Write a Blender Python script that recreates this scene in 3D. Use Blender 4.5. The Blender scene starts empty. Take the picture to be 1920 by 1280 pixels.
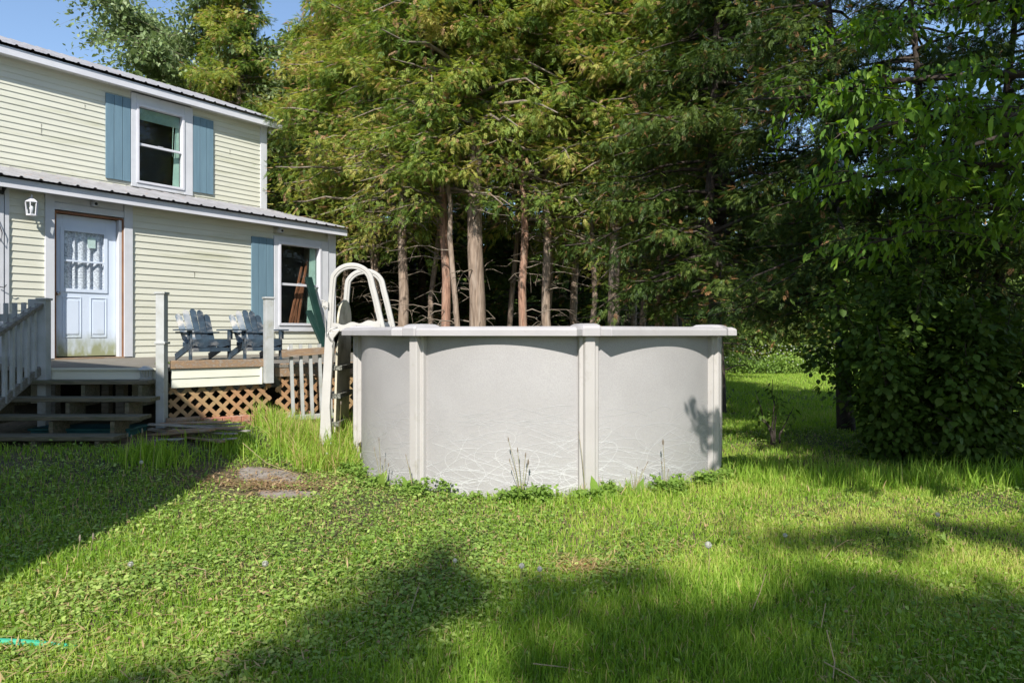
import bpy, math, random
import numpy as np
from mathutils import Vector, Matrix

# ---------------------------------------------------------------- camera, sky, sun
S = bpy.context.scene
COL = S.collection
CAMH = 1.32
cam_d = bpy.data.cameras.new("camera"); cam = bpy.data.objects.new("camera", cam_d); COL.objects.link(cam)
cam.location = (0, 0, CAMH); cam.rotation_euler = (math.radians(90), 0, 0)
cam_d.sensor_width = 36; cam_d.lens = 24; cam_d.shift_y = -15/1920
cam_d.clip_start = 0.05; cam_d.clip_end = 500
S.camera = cam
SUN_AZ, SUN_EL = math.radians(-6), math.radians(40)
SD = Vector((math.sin(SUN_AZ)*math.cos(SUN_EL), -math.cos(SUN_AZ)*math.cos(SUN_EL), math.sin(SUN_EL)))
w = bpy.data.worlds.new("World"); S.world = w; w.use_nodes = True
wn = w.node_tree; bg = wn.nodes['Background']
sky = wn.nodes.new('ShaderNodeTexSky'); sky.sky_type = 'NISHITA'; sky.sun_disc = False
sky.sun_elevation = SUN_EL; sky.sun_rotation = math.atan2(SD.x, SD.y)
sky.air_density = 1.0; sky.dust_density = 0.4; sky.ozone_density = 2.0
wn.links.new(sky.outputs[0], bg.inputs[0]); bg.inputs[1].default_value = 0.13
sl = bpy.data.lights.new("sun", 'SUN'); so = bpy.data.objects.new("sun", sl); COL.objects.link(so)
sl.energy = 4.8; sl.angle = math.radians(0.55); sl.color = (1.0, 0.955, 0.88)
so.rotation_euler = SD.to_track_quat('Z', 'Y').to_euler()
S.view_settings.view_transform = 'Standard'; S.view_settings.look = 'None'
S.view_settings.exposure = 0.66; S.view_settings.gamma = 1.0
try:
    S.cycles.transparent_max_bounces = 12; S.cycles.max_bounces = 8
except Exception: pass

rng = np.random.default_rng(7)
random.seed(5)

# ---------------------------------------------------------------- helpers: materials
def newmat(name):
    m = bpy.data.materials.new(name); m.use_nodes = True
    return m, m.node_tree, m.node_tree.nodes['Principled BSDF']
def N(nt, t, **kw):
    n = nt.nodes.new(t)
    for k, v in kw.items(): setattr(n, k, v)
    return n
def ramp(nt, stops):
    r = N(nt, 'ShaderNodeValToRGB'); e = r.color_ramp.elements
    e[0].position = stops[0][0]; e[0].color = (*stops[0][1], 1)
    e[1].position = stops[-1][0]; e[1].color = (*stops[-1][1], 1)
    for p, c in stops[1:-1]:
        x = e.new(p); x.color = (*c, 1)
    return r
def surf(name, c1, c2=None, rough=0.6, scale=8, stretch=(1, 1, 1), bump=0.0, bscale=None, detail=6, spec=0.4, dirt=None, dscale=2.0, dlo=0.5, dhi=0.75, contrast=(0.35, 0.65)):
    m, nt, b = newmat(name)
    if c2 is None: c2 = tuple(x*0.85 for x in c1)
    tc = N(nt, 'ShaderNodeTexCoord'); mp = N(nt, 'ShaderNodeMapping'); mp.inputs['Scale'].default_value = stretch
    nt.links.new(tc.outputs['Object'], mp.inputs[0])
    no = N(nt, 'ShaderNodeTexNoise'); no.inputs['Scale'].default_value = scale; no.inputs['Detail'].default_value = detail
    nt.links.new(mp.outputs[0], no.inputs['Vector'])
    r = ramp(nt, [(contrast[0], c1), (contrast[1], c2)]); nt.links.new(no.outputs['Fac'], r.inputs[0])
    out = r.outputs[0]
    if dirt:
        n2 = N(nt, 'ShaderNodeTexNoise'); n2.inputs['Scale'].default_value = dscale; n2.inputs['Detail'].default_value = 8; n2.inputs['Roughness'].default_value = 0.65
        nt.links.new(mp.outputs[0], n2.inputs['Vector'])
        mr = N(nt, 'ShaderNodeMapRange'); mr.inputs['From Min'].default_value = dlo; mr.inputs['From Max'].default_value = dhi
        nt.links.new(n2.outputs['Fac'], mr.inputs[0])
        mx = N(nt, 'ShaderNodeMix', data_type='RGBA'); nt.links.new(mr.outputs[0], mx.inputs[0])
        nt.links.new(out, mx.inputs[6]); mx.inputs[7].default_value = (*dirt, 1); out = mx.outputs[2]
    nt.links.new(out, b.inputs['Base Color'])
    b.inputs['Roughness'].default_value = rough; b.inputs['Specular IOR Level'].default_value = spec
    if bump:
        bp = N(nt, 'ShaderNodeBump'); bp.inputs['Strength'].default_value = bump; bp.inputs['Distance'].default_value = 0.01
        n3 = N(nt, 'ShaderNodeTexNoise'); n3.inputs['Scale'].default_value = bscale or scale*4; n3.inputs['Detail'].default_value = 5
        nt.links.new(mp.outputs[0], n3.inputs['Vector']); nt.links.new(n3.outputs['Fac'], bp.inputs['Height']); nt.links.new(bp.outputs[0], b.inputs['Normal'])
    return m
def leafmat(name, stops, trans=0.3, rough=0.5, spec=0.25, tcol=None, nscale=None):
    """foliage: per-leaf colour from the attribute 'rnd'; some light passes through the leaf"""
    m, nt, b = newmat(name)
    at = N(nt, 'ShaderNodeAttribute'); at.attribute_name = 'rnd'
    r = ramp(nt, stops); nt.links.new(at.outputs['Fac'], r.inputs[0])
    nt.links.new(r.outputs[0], b.inputs['Base Color'])
    b.inputs['Roughness'].default_value = rough; b.inputs['Specular IOR Level'].default_value = spec
    tr = N(nt, 'ShaderNodeBsdfTranslucent'); mix = N(nt, 'ShaderNodeMixShader'); mix.inputs[0].default_value = trans
    hs = N(nt, 'ShaderNodeHueSaturation'); hs.inputs['Hue'].default_value = 0.485; hs.inputs['Saturation'].default_value = 1.15; hs.inputs['Value'].default_value = 1.5
    nt.links.new(r.outputs[0], hs.inputs['Color']); nt.links.new(hs.outputs[0], tr.inputs[0])
    nt.links.new(b.outputs[0], mix.inputs[1]); nt.links.new(tr.outputs[0], mix.inputs[2])
    nt.links.new(mix.outputs[0], nt.nodes['Material Output'].inputs[0])
    return m

M = {}
M['siding'] = surf('cream_vinyl_siding', (0.61, 0.605, 0.51), (0.565, 0.56, 0.47), rough=0.55, scale=3, stretch=(0.4, 1, 3), dirt=(0.36, 0.36, 0.22), dscale=1.6, dlo=0.54, dhi=0.85, bump=0.05, bscale=60)
M['white'] = surf('white_painted_trim', (0.58, 0.59, 0.62), (0.53, 0.54, 0.57), rough=0.5, scale=5, dirt=(0.42, 0.41, 0.36), dscale=3.5, dlo=0.62, dhi=0.85)
M['fascia'] = surf('white_fascia_metal', (0.63, 0.63, 0.67), (0.57, 0.57, 0.61), rough=0.42, scale=3, stretch=(1, 1, 1), dirt=(0.36, 0.31, 0.2), dscale=2.2, dlo=0.68, dhi=0.8)
M['whiteold'] = surf('weathered_white_paint', (0.42, 0.43, 0.43), (0.33, 0.34, 0.32), rough=0.7, scale=6, dirt=(0.3, 0.29, 0.24), dscale=7, dlo=0.55, dhi=0.72, bump=0.15)
M['soffit'] = surf('soffit_vinyl', (0.70, 0.70, 0.66), rough=0.6)
M['shutter'] = surf('blue_shutter_paint', (0.145, 0.235, 0.295), (0.125, 0.205, 0.26), rough=0.55, scale=4, stretch=(4, 4, .5), bump=0.08, dirt=(0.2, 0.3, 0.35), dscale=6, dlo=0.6, dhi=0.9)
M['metalroof'] = surf('grey_metal_roofing', (0.27, 0.265, 0.275), (0.21, 0.205, 0.21), rough=0.45, scale=2.5, dirt=(0.30, 0.20, 0.15), dscale=3.2, dlo=0.6, dhi=0.75, spec=0.5)
M['door'] = surf('white_blue_door_paint', (0.60, 0.67, 0.78), (0.57, 0.64, 0.75), rough=0.42, scale=3)
M['woodfr'] = surf('bare_brown_wood', (0.25, 0.12, 0.06), (0.18, 0.08, 0.04), rough=0.8)
M['room'] = surf('painted_dim_room', (0.045, 0.045, 0.04), rough=.9)  # dark colour standing in for the dimness of the rooms behind the glass
M['dark'] = surf('dark_interior', (0.012, 0.012, 0.012), rough=0.9)
M['deckgrey'] = surf('weathered_grey_board', (0.22, 0.20, 0.17), (0.13, 0.115, 0.095), rough=0.85, scale=6, stretch=(1, 8, 8), bump=0.4, dirt=(0.10, 0.13, 0.05), dscale=3, dlo=0.55, dhi=0.8)
M['deckbrown'] = surf('weathered_brown_board', (0.30, 0.20, 0.12), (0.17, 0.11, 0.07), rough=0.85, scale=5, stretch=(1, 8, 8), bump=0.4, dirt=(0.36, 0.32, 0.27), dscale=5, dlo=0.5, dhi=0.7)
M['lattice'] = surf('stained_lattice_wood', (0.36, 0.20, 0.10), (0.26, 0.15, 0.075), rough=0.8, scale=3, dirt=(0.38, 0.31, 0.15), dscale=1.3, dlo=0.45, dhi=0.7)
M['blue_chair'] = surf('worn_blue_chair_paint', (0.035, 0.062, 0.09), (0.016, 0.027, 0.04), rough=0.7, scale=6, dirt=(0.20, 0.20, 0.20), dscale=5.5, dlo=0.55, dhi=0.72, bump=0.25)
M['grey_chair'] = surf('worn_grey_chair_paint', (0.24, 0.26, 0.28), (0.07, 0.11, 0.15), rough=0.75, scale=5, dirt=(0.42, 0.40, 0.36), dscale=6, dlo=0.45, dhi=0.62, bump=0.25)
M['tread'] = surf('mossy_tread_board', (0.15, 0.13, 0.085), (0.085, 0.075, 0.05), rough=0.9, scale=6, stretch=(1, 8, 8), bump=0.5, dirt=(0.06, 0.08, 0.03), dscale=3, dlo=0.5, dhi=0.75)
M['scrap'] = surf('silvered_scrap_wood', (0.34, 0.32, 0.28), (0.20, 0.185, 0.16), rough=0.9, scale=8, stretch=(1, 8, 8), bump=0.4)
M['greenbox'] = surf('dark_green_paint', (0.008, 0.032, 0.026), (0.006, 0.024, 0.02), rough=0.5, scale=6)
M['ladder'] = surf('white_resin', (0.46, 0.445, 0.42), (0.41, 0.395, 0.37), rough=0.42, scale=5, dirt=(0.38, 0.36, 0.29), dscale=9, dlo=0.62, dhi=0.85)
M['ladderpanel'] = surf('dirty_beige_resin', (0.50, 0.46, 0.36), (0.40, 0.37, 0.28), rough=0.6, scale=5, dirt=(0.16, 0.14, 0.09), dscale=5, dlo=0.5, dhi=0.75)
M['step'] = surf('mouldy_step', (0.20, 0.20, 0.17), (0.06, 0.06, 0.05), rough=0.7, scale=60, contrast=(0.45, 0.55))
M['rail'] = surf('light_grey_resin', (0.38, 0.365, 0.37), (0.35, 0.335, 0.34), rough=0.4, scale=4, dirt=(0.27, 0.25, 0.21), dscale=6, dlo=0.60, dhi=0.85)
M['post'] = surf('warm_grey_resin_post', (0.41, 0.39, 0.375), (0.385, 0.365, 0.35), rough=0.42, scale=3, dirt=(0.25, 0.23, 0.18), dscale=7, dlo=0.60, dhi=0.85)
M['line'] = surf('white_print', (0.50, 0.495, 0.495), (0.47, 0.465, 0.465), rough=0.5)
M['black'] = surf('black_plastic', (0.02, 0.02, 0.02), rough=0.5)
M['steel'] = surf('satin_metal', (0.5, 0.5, 0.5), rough=0.3); M['steel'].node_tree.nodes['Principled BSDF'].inputs['Metallic'].default_value = 1
M['curtain'] = surf('patterned_lace_curtain', (0.66, 0.67, 0.76), (0.34, 0.35, 0.43), rough=0.9, scale=44, contrast=(0.42, 0.62))
M['blind'] = surf('pale_green_blind', (0.28, 0.42, 0.36), rough=0.7)
M['paper'] = surf('pale_green_paper', (0.62, 0.74, 0.72), rough=0.8)
M['orange'] = surf('orange_cedar_plank', (0.22, 0.09, 0.045), (0.15, 0.06, 0.03), rough=0.7)
M['brick'] = surf('old_red_brick', (0.40, 0.16, 0.10), (0.30, 0.15, 0.10), rough=0.9, scale=9, bump=0.3, dirt=(0.4, 0.33, 0.26), dscale=6, dlo=0.5, dhi=0.7)
M['stone'] = surf('concrete_slab', (0.27, 0.235, 0.205), (0.19, 0.165, 0.14), rough=0.9, scale=14, bump=0.5, bscale=90, dirt=(0.24, 0.14, 0.08), dscale=5, dlo=0.5, dhi=0.7)
M['hose'] = surf('green_hose_rubber', (0.05, 0.36, 0.22), (0.04, 0.30, 0.18), rough=0.35, scale=20)
M['teal'] = surf('teal_plastic', (0.02, 0.10, 0.10), rough=0.6)
M['bark'] = surf('cedar_bark', (0.31, 0.235, 0.18), (0.145, 0.105, 0.078), rough=0.95, scale=7, stretch=(5, 5, 0.5), bump=0.9, bscale=16, dirt=(0.36, 0.30, 0.25), dscale=2.5, dlo=0.5, dhi=0.75)
M['barkred'] = surf('reddish_cedar_bark', (0.37, 0.215, 0.15), (0.18, 0.10, 0.07), rough=0.95, scale=7, stretch=(5, 5, 0.5), bump=0.9, bscale=16, dirt=(0.30, 0.25, 0.2), dscale=2.5, dlo=0.5, dhi=0.75)
M['twig'] = surf('grey_twig', (0.24, 0.20, 0.16), (0.14, 0.11, 0.08), rough=0.9)
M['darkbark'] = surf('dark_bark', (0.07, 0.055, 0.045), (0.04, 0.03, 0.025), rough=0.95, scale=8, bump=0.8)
M['straw'] = surf('dry_straw', (0.42, 0.30, 0.18), (0.32, 0.24, 0.15), rough=0.8)
M['stalk'] = surf('green_brown_stalk', (0.22, 0.24, 0.10), (0.25, 0.17, 0.09), rough=0.7)
M['liner'] = surf('blue_pool_liner', (0.10, 0.30, 0.42), rough=0.4)
M['moss'] = surf('moss', (0.14, 0.18, 0.03), (0.09, 0.12, 0.03), rough=1, scale=30, bump=0.8)

G = lambda r, g, b: (r, g, b)
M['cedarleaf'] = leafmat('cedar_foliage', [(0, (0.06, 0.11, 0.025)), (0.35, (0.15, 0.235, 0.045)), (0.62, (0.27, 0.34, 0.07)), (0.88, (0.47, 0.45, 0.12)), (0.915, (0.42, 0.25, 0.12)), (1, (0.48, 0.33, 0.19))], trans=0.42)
M['cedarleaf2'] = leafmat('shaded_cedar_foliage', [(0, (0.025, 0.050, 0.012)), (0.5, (0.065, 0.110, 0.022)), (0.93, (0.12, 0.165, 0.03)), (0.95, (0.28, 0.15, 0.06)), (1, (0.3, 0.18, 0.09))], trans=0.28)  # cedar foliage repeated in darker greens, the shade put into the colour
M['ashleaf'] = leafmat('broad_tree_leaf', [(0, (0.06, 0.13, 0.02)), (0.6, (0.14, 0.26, 0.035)), (1, (0.26, 0.38, 0.06))], trans=0.42, rough=0.42)
M['shrubleaf'] = leafmat('shrub_leaf', [(0, (0.04, 0.075, 0.012)), (0.6, (0.07, 0.125, 0.02)), (1, (0.115, 0.17, 0.035))], trans=0.35, rough=0.5, spec=0.2)
M['poplarleaf'] = leafmat('silvery_poplar_leaf', [(0, (0.09, 0.14, 0.045)), (0.6, (0.20, 0.27, 0.11)), (1, (0.36, 0.42, 0.24))], trans=0.3)
M['hedgeleaf'] = leafmat('hedge_leaf', [(0, (0.06, 0.10, 0.02)), (0.55, (0.14, 0.21, 0.035)), (0.8, (0.24, 0.26, 0.07)), (0.86, (0.34, 0.24, 0.12)), (1, (0.40, 0.30, 0.18))], trans=0.35)
M['grassblade'] = leafmat('grass_blade', [(0, (0.10, 0.20, 0.022)), (0.45, (0.215, 0.365, 0.042)), (0.85, (0.41, 0.53, 0.10)), (0.93, (0.50, 0.44, 0.17)), (1, (0.55, 0.38, 0.22))], trans=0.42, rough=0.5)
M['coverleaf'] = leafmat('ground_cover_leaf', [(0, (0.10, 0.175, 0.035)), (0.5, (0.215, 0.335, 0.065)), (0.92, (0.38, 0.47, 0.13)), (0.95, (0.34, 0.21, 0.11)), (1, (0.40, 0.30, 0.17))], trans=0.3, rough=0.55)
M['weedleaf'] = leafmat('weed_leaf', [(0, (0.09, 0.16, 0.03)), (0.6, (0.18, 0.29, 0.05)), (1, (0.28, 0.38, 0.09))], trans=0.35)
M['flower'] = leafmat('dandelion_down', [(0, (0.45, 0.45, 0.40)), (1, (0.62, 0.62, 0.57))], trans=0.5)
M['yellow'] = surf('yellow_petal', (0.7, 0.5, 0.03), rough=0.7)

def glass_mat(name, tint=(0.95, 0.97, 0.96)):
    m, nt, b = newmat(name); nt.nodes.remove(b)
    fr = N(nt, 'ShaderNodeFresnel'); fr.inputs['IOR'].default_value = 1.52
    mul = N(nt, 'ShaderNodeMath', operation='MULTIPLY_ADD'); mul.inputs[1].default_value = 1.0; mul.inputs[2].default_value = 0.0; mul.use_clamp = True
    tr = N(nt, 'ShaderNodeBsdfTransparent'); tr.inputs[0].default_value = (*tint, 1)
    gl = N(nt, 'ShaderNodeBsdfGlossy'); gl.inputs['Roughness'].default_value = 0.01
    mx = N(nt, 'ShaderNodeMixShader')
    nt.links.new(fr.outputs[0], mul.inputs[0]); gm = N(nt, 'ShaderNodeNewGeometry'); inv = N(nt, 'ShaderNodeMath', operation='SUBTRACT'); inv.inputs[0].default_value = 1.0; nt.links.new(gm.outputs['Backfacing'], inv.inputs[1])
    m2 = N(nt, 'ShaderNodeMath', operation='MULTIPLY'); nt.links.new(mul.outputs[0], m2.inputs[0]); nt.links.new(inv.outputs[0], m2.inputs[1]); nt.links.new(m2.outputs[0], mx.inputs[0])
    nt.links.new(tr.outputs[0], mx.inputs[1]); nt.links.new(gl.outputs[0], mx.inputs[2])
    nt.links.new(mx.outputs[0], nt.nodes['Material Output'].inputs[0]); return m
M['glass'] = glass_mat('window_glass')

def pool_wall_mat():
    m, nt, b = newmat('embossed_grey_pool_wall')
    tc = N(nt, 'ShaderNodeTexCoord'); no = N(nt, 'ShaderNodeTexNoise'); no.inputs['Scale'].default_value = 3; no.inputs['Detail'].default_value = 5
    nt.links.new(tc.outputs['Object'], no.inputs['Vector'])
    r = ramp(nt, [(0.3, (0.335, 0.322, 0.32)), (0.7, (0.365, 0.352, 0.35))]); nt.links.new(no.outputs['Fac'], r.inputs[0])
    fine = N(nt, 'ShaderNodeTexNoise'); fine.inputs['Scale'].default_value = 130; fine.inputs['Detail'].default_value = 4
    mp = N(nt, 'ShaderNodeMapping'); mp.inputs['Scale'].default_value = (1, 1, 1.0)
    nt.links.new(tc.outputs['Object'], mp.inputs[0]); nt.links.new(mp.outputs[0], fine.inputs['Vector'])
    r2 = ramp(nt, [(0.40, (0.86, 0.86, 0.86)), (0.58, (1.0, 1.0, 1.0))]); nt.links.new(fine.outputs['Fac'], r2.inputs[0])
    mx = N(nt, 'ShaderNodeMix', data_type='RGBA', blend_type='MULTIPLY'); mx.inputs[0].default_value = 0.8
    nt.links.new(r.outputs[0], mx.inputs[6]); nt.links.new(r2.outputs[0], mx.inputs[7]); nt.links.new(mx.outputs[2], b.inputs['Base Color'])
    bp = N(nt, 'ShaderNodeBump'); bp.inputs['Strength'].default_value = 0.25; bp.inputs['Distance'].default_value = 0.004
    nt.links.new(fine.outputs['Fac'], bp.inputs['Height']); nt.links.new(bp.outputs[0], b.inputs['Normal'])
    b.inputs['Roughness'].default_value = 0.45
    return m
M['poolwall'] = pool_wall_mat()

def door_stain_mat():
    """door paint with algae growing on its lower quarter (a stain, part of the door)"""
    m = surf('algae_stained_door', (0.60, 0.67, 0.78), (0.57, 0.64, 0.75), rough=0.45, scale=3)
    nt = m.node_tree; b = nt.nodes['Principled BSDF']
    src = b.inputs['Base Color'].links[0].from_socket
    tc = N(nt, 'ShaderNodeTexCoord'); sp = N(nt, 'ShaderNodeSeparateXYZ'); nt.links.new(tc.outputs['Object'], sp.inputs[0])
    mr = N(nt, 'ShaderNodeMapRange'); mr.inputs['From Min'].default_value = 1.5; mr.inputs['From Max'].default_value = 0.98
    nt.links.new(sp.outputs[2], mr.inputs[0])
    no = N(nt, 'ShaderNodeTexNoise'); no.inputs['Scale'].default_value = 9; no.inputs['Detail'].default_value = 8
    mu = N(nt, 'ShaderNodeMath', operation='MULTIPLY'); nt.links.new(mr.outputs[0], mu.inputs[0]); nt.links.new(no.outputs['Fac'], mu.inputs[1])
    r = ramp(nt, [(0.12, (0, 0, 0)), (0.45, (1, 1, 1))]); nt.links.new(mu.outputs[0], r.inputs[0])
    mx = N(nt, 'ShaderNodeMix', data_type='RGBA'); nt.links.new(r.outputs[0], mx.inputs[0]); nt.links.new(src, mx.inputs[6]); mx.inputs[7].default_value = (0.27, 0.29, 0.17, 1)
    nt.links.new(mx.outputs[2], b.inputs['Base Color']); return m
M['door'] = door_stain_mat()

# ---------------------------------------------------------------- helpers: objects and meshes
def tag(o, label=None, cat=None, group=None, kind=None):
    if label: o['label'] = label
    if cat: o['category'] = cat
    if group: o['group'] = group
    if kind: o['kind'] = kind
    return o
def empty(name, loc=(0, 0, 0), rz=0):
    o = bpy.data.objects.new(name, None); COL.objects.link(o); o.location = loc; o.rotation_euler = (0, 0, rz); o.empty_display_size = 0.1
    return o
class MB:
    def __init__(s): s.v = []; s.f = []
    def add(s, vs, fs):
        k = len(s.v); s.v += [tuple(p) for p in vs]; s.f += [tuple(i+k for i in f) for f in fs]; return s
    def box(s, x0, x1, y0, y1, z0, z1, mat=None):
        vs = [Vector(p) for p in ((x0, y0, z0), (x1, y0, z0), (x1, y1, z0), (x0, y1, z0), (x0, y0, z1), (x1, y0, z1), (x1, y1, z1), (x0, y1, z1))]
        if mat: vs = [mat @ p for p in vs]
        return s.add(vs, [(0, 3, 2, 1), (4, 5, 6, 7), (0, 1, 5, 4), (1, 2, 6, 5), (2, 3, 7, 6), (3, 0, 4, 7)])
    def beam(s, a, b, wd, th, up=(0, 0, 1)):
        """box beam from a to b, wd across, th along 'up'"""
        a = Vector(a); b = Vector(b); d = (b-a).normalized(); u = Vector(up); sd = d.cross(u)
        if sd.length < 1e-4: sd = d.cross(Vector((1, 0, 0)))
        sd.normalize(); u = sd.cross(d).normalized(); vs = []
        for p in (a, b):
            for i, j in ((-1, -1), (1, -1), (1, 1), (-1, 1)): vs.append(p+sd*(i*wd/2)+u*(j*th/2))
        return s.add(vs, [(0, 1, 2, 3), (7, 6, 5, 4), (0, 4, 5, 1), (1, 5, 6, 2), (2, 6, 7, 3), (3, 7, 4, 0)])
    def prism(s, poly, z0, z1, mat=None):
        n = len(poly); vs = [Vector((x, y, z0)) for x, y in poly]+[Vector((x, y, z1)) for x, y in poly]
        if mat: vs = [mat @ p for p in vs]
        return s.add(vs, [tuple(range(n))[::-1], tuple(range(n, 2*n))]+[(i, (i+1) % n, n+(i+1) % n, n+i) for i in range(n)])
    def tube(s, pts, rad, seg=8, cap=True):
        pts = [Vector(p) for p in pts]; n = len(pts)
        if not hasattr(rad, '__len__'): rad = [rad]*n
        ref = Vector((0.31, 0.17, 1)) if abs((pts[1]-pts[0]).normalized().z) < 0.9 else Vector((1, 0.2, 0))
        vs = []
        for i, p in enumerate(pts):
            d = (pts[min(i+1, n-1)]-pts[max(i-1, 0)]).normalized(); a = d.cross(ref).normalized(); b = d.cross(a)
            for k in range(seg):
                t = 2*math.pi*k/seg; vs.append(p+(a*math.cos(t)+b*math.sin(t))*rad[i])
        fs = [(i*seg+k, i*seg+(k+1) % seg, (i+1)*seg+(k+1) % seg, (i+1)*seg+k) for i in range(n-1) for k in range(seg)]
        if cap: fs += [tuple(range(seg))[::-1], tuple(range((n-1)*seg, n*seg))]
        return s.add(vs, fs)
    def sweep(s, pts, prof, side):
        """prof (a,b) with a along 'side', b along side x tangent"""
        pts = [Vector(p) for p in pts]; n = len(pts); side = Vector(side); m = len(prof); vs = []
        for i, p in enumerate(pts):
            d = (pts[min(i+1, n-1)]-pts[max(i-1, 0)]).normalized(); b = side.cross(d).normalized()
            for (q, r) in prof: vs.append(p+side*q+b*r)
        fs = [(i*m+k, i*m+(k+1) % m, (i+1)*m+(k+1) % m, (i+1)*m+k) for i in range(n-1) for k in range(m)]
        fs += [tuple(range(m))[::-1], tuple(range((n-1)*m, n*m))]
        return s.add(vs, fs)
    def lathe(s, prof, c=(0, 0, 0), seg=12):
        c = Vector(c); vs = []
        for r, z in prof:
            for k in range(seg):
                t = 2*math.pi*k/seg; vs.append(c+Vector((r*math.cos(t), r*math.sin(t), z)))
        n = len(prof); fs = [(i*seg+k, i*seg+(k+1) % seg, (i+1)*seg+(k+1) % seg, (i+1)*seg+k) for i in range(n-1) for k in range(seg)]
        fs += [tuple(range(seg))[::-1], tuple(range((n-1)*seg, n*seg))]
        return s.add(vs, fs)
    def build(s, name, mat, parent=None, smooth=False, bevel=0):
        me = bpy.data.meshes.new(name); me.from_pydata(s.v, [], s.f); me.materials.append(mat)
        import bmesh
        bm = bmesh.new(); bm.from_mesh(me); bmesh.ops.recalc_face_normals(bm, faces=bm.faces); bm.to_mesh(me); bm.free()
        if smooth:
            me.polygons.foreach_set('use_smooth', [True]*len(me.polygons))
        o = bpy.data.objects.new(name, me); COL.objects.link(o); o.parent = parent
        if bevel:
            b = o.modifiers.new('bevel', 'BEVEL'); b.width = bevel; b.segments = 2; b.limit_method = 'ANGLE'
        return o
def fast_mesh(name, verts, faces, rnd=None, mat=None, parent=None, smooth=False):
    """verts (n,3), faces list of int arrays (m,k) ; rnd per vertex"""
    me = bpy.data.meshes.new(name); verts = np.ascontiguousarray(verts, dtype=np.float32)
    me.vertices.add(len(verts)); me.vertices.foreach_set('co', verts.ravel())
    if not isinstance(faces, list): faces = [faces]
    loops = np.concatenate([f.ravel() for f in faces]).astype(np.int32)
    starts = []; k = 0
    for f in faces:
        starts.append(k+np.arange(len(f))*f.shape[1]); k += f.size
    starts = np.concatenate(starts).astype(np.int32)
    me.loops.add(len(loops)); me.loops.foreach_set('vertex_index', loops)
    me.polygons.add(len(starts)); me.polygons.foreach_set('loop_start', starts)
    if rnd is not None:
        a = me.attributes.new('rnd', 'FLOAT', 'POINT'); a.data.foreach_set('value', np.clip(rnd, 0, 1).astype(np.float32))
    me.update(calc_edges=True); me.validate()
    if smooth: me.polygons.foreach_set('use_smooth', [True]*len(me.polygons))
    if mat: me.materials.append(mat)
    o = bpy.data.objects.new(name, me); COL.objects.link(o); o.parent = parent
    return o
def scatter(tv, tf, pos, R, sc, rnd):
    """instances a small template (k verts) at n places -> arrays"""
    k = len(tv); n = len(pos)
    V = np.einsum('nij,kj->nki', R, tv)*np.asarray(sc).reshape(n, 1, -1)+pos[:, None, :]
    F = tf[None]+(np.arange(n)*k)[:, None, None]
    return V.reshape(-1, 3), F.reshape(-1, tf.shape[1]), np.repeat(rnd, k)
def frames(d, up):
    """rotation matrices with local x = d, local z close to up"""
    d = d/np.linalg.norm(d, axis=1, keepdims=True)
    y = np.cross(up, d); y /= np.linalg.norm(y, axis=1, keepdims=True)+1e-9
    z = np.cross(d, y)
    return np.stack([d, y, z], axis=2)
def copy_thing(root, loc, rz=0, sc=None, label=None):
    r = root.copy(); COL.objects.link(r); r.location = loc; r.rotation_euler = (0, 0, rz)
    if sc: r.scale = (sc, sc, sc) if not hasattr(sc, '__len__') else sc
    if label: r['label'] = label
    for ch in list(root.children):
        c = ch.copy(); COL.objects.link(c); c.parent = r
        for g in ch.children:
            e = g.copy(); COL.objects.link(e); e.parent = c
    return r

# ---------------------------------------------------------------- terrain
def sstep(t): t = np.clip(t, 0, 1); return t*t*(3-2*t)
def gz(x, y):
    x = np.asarray(x, float); y = np.asarray(y, float)
    rise = 0.25*sstep((-x-1.95)/1.7)*sstep((y-4.8)/1.9)+0.08*sstep((-x-1.0)/1.0)*sstep((y-6.3)/1.2)
    und = 0.018*np.sin(x*1.3+0.6)*np.cos(y*1.1+0.3)+0.010*np.sin(x*3.1+y*2.3)
    return rise+und*(1-sstep((y-12)/6))
PC = (0.295, 7.244); PR = 1.85           # pool centre and wall radius
def soil_mat():
    m, nt, b = newmat('soil_and_thatch')
    tc = N(nt, 'ShaderNodeTexCoord')
    n1 = N(nt, 'ShaderNodeTexNoise'); n1.inputs['Scale'].default_value = 1.2; n1.inputs['Detail'].default_value = 8
    n2 = N(nt, 'ShaderNodeTexNoise'); n2.inputs['Scale'].default_value = 28; n2.inputs['Detail'].default_value = 6
    nt.links.new(tc.outputs['Object'], n1.inputs['Vector']); nt.links.new(tc.outputs['Object'], n2.inputs['Vector'])
    r1 = ramp(nt, [(0.35, (0.045, 0.075, 0.014)), (0.5, (0.11, 0.09, 0.045)), (0.75, (0.16, 0.11, 0.07))]); nt.links.new(n1.outputs['Fac'], r1.inputs[0])
    r2 = ramp(nt, [(0.35, (0.45, 0.45, 0.45)), (0.7, (1.25, 1.2, 1.1))]); nt.links.new(n2.outputs['Fac'], r2.inputs[0])
    mx = N(nt, 'ShaderNodeMix', data_type='RGBA', blend_type='MULTIPLY'); mx.inputs[0].default_value = 1
    nt.links.new(r1.outputs[0], mx.inputs[6]); nt.links.new(r2.outputs[0], mx.inputs[7]); nt.links.new(mx.outputs[2], b.inputs['Base Color'])
    bp = N(nt, 'ShaderNodeBump'); bp.inputs['Strength'].default_value = 0.8; bp.inputs['Distance'].default_value = 0.02
    nt.links.new(n2.outputs['Fac'], bp.inputs['Height']); nt.links.new(bp.outputs[0], b.inputs['Normal'])
    b.inputs['Roughness'].default_value = 0.95; return m
M['soil'] = soil_mat()
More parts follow.
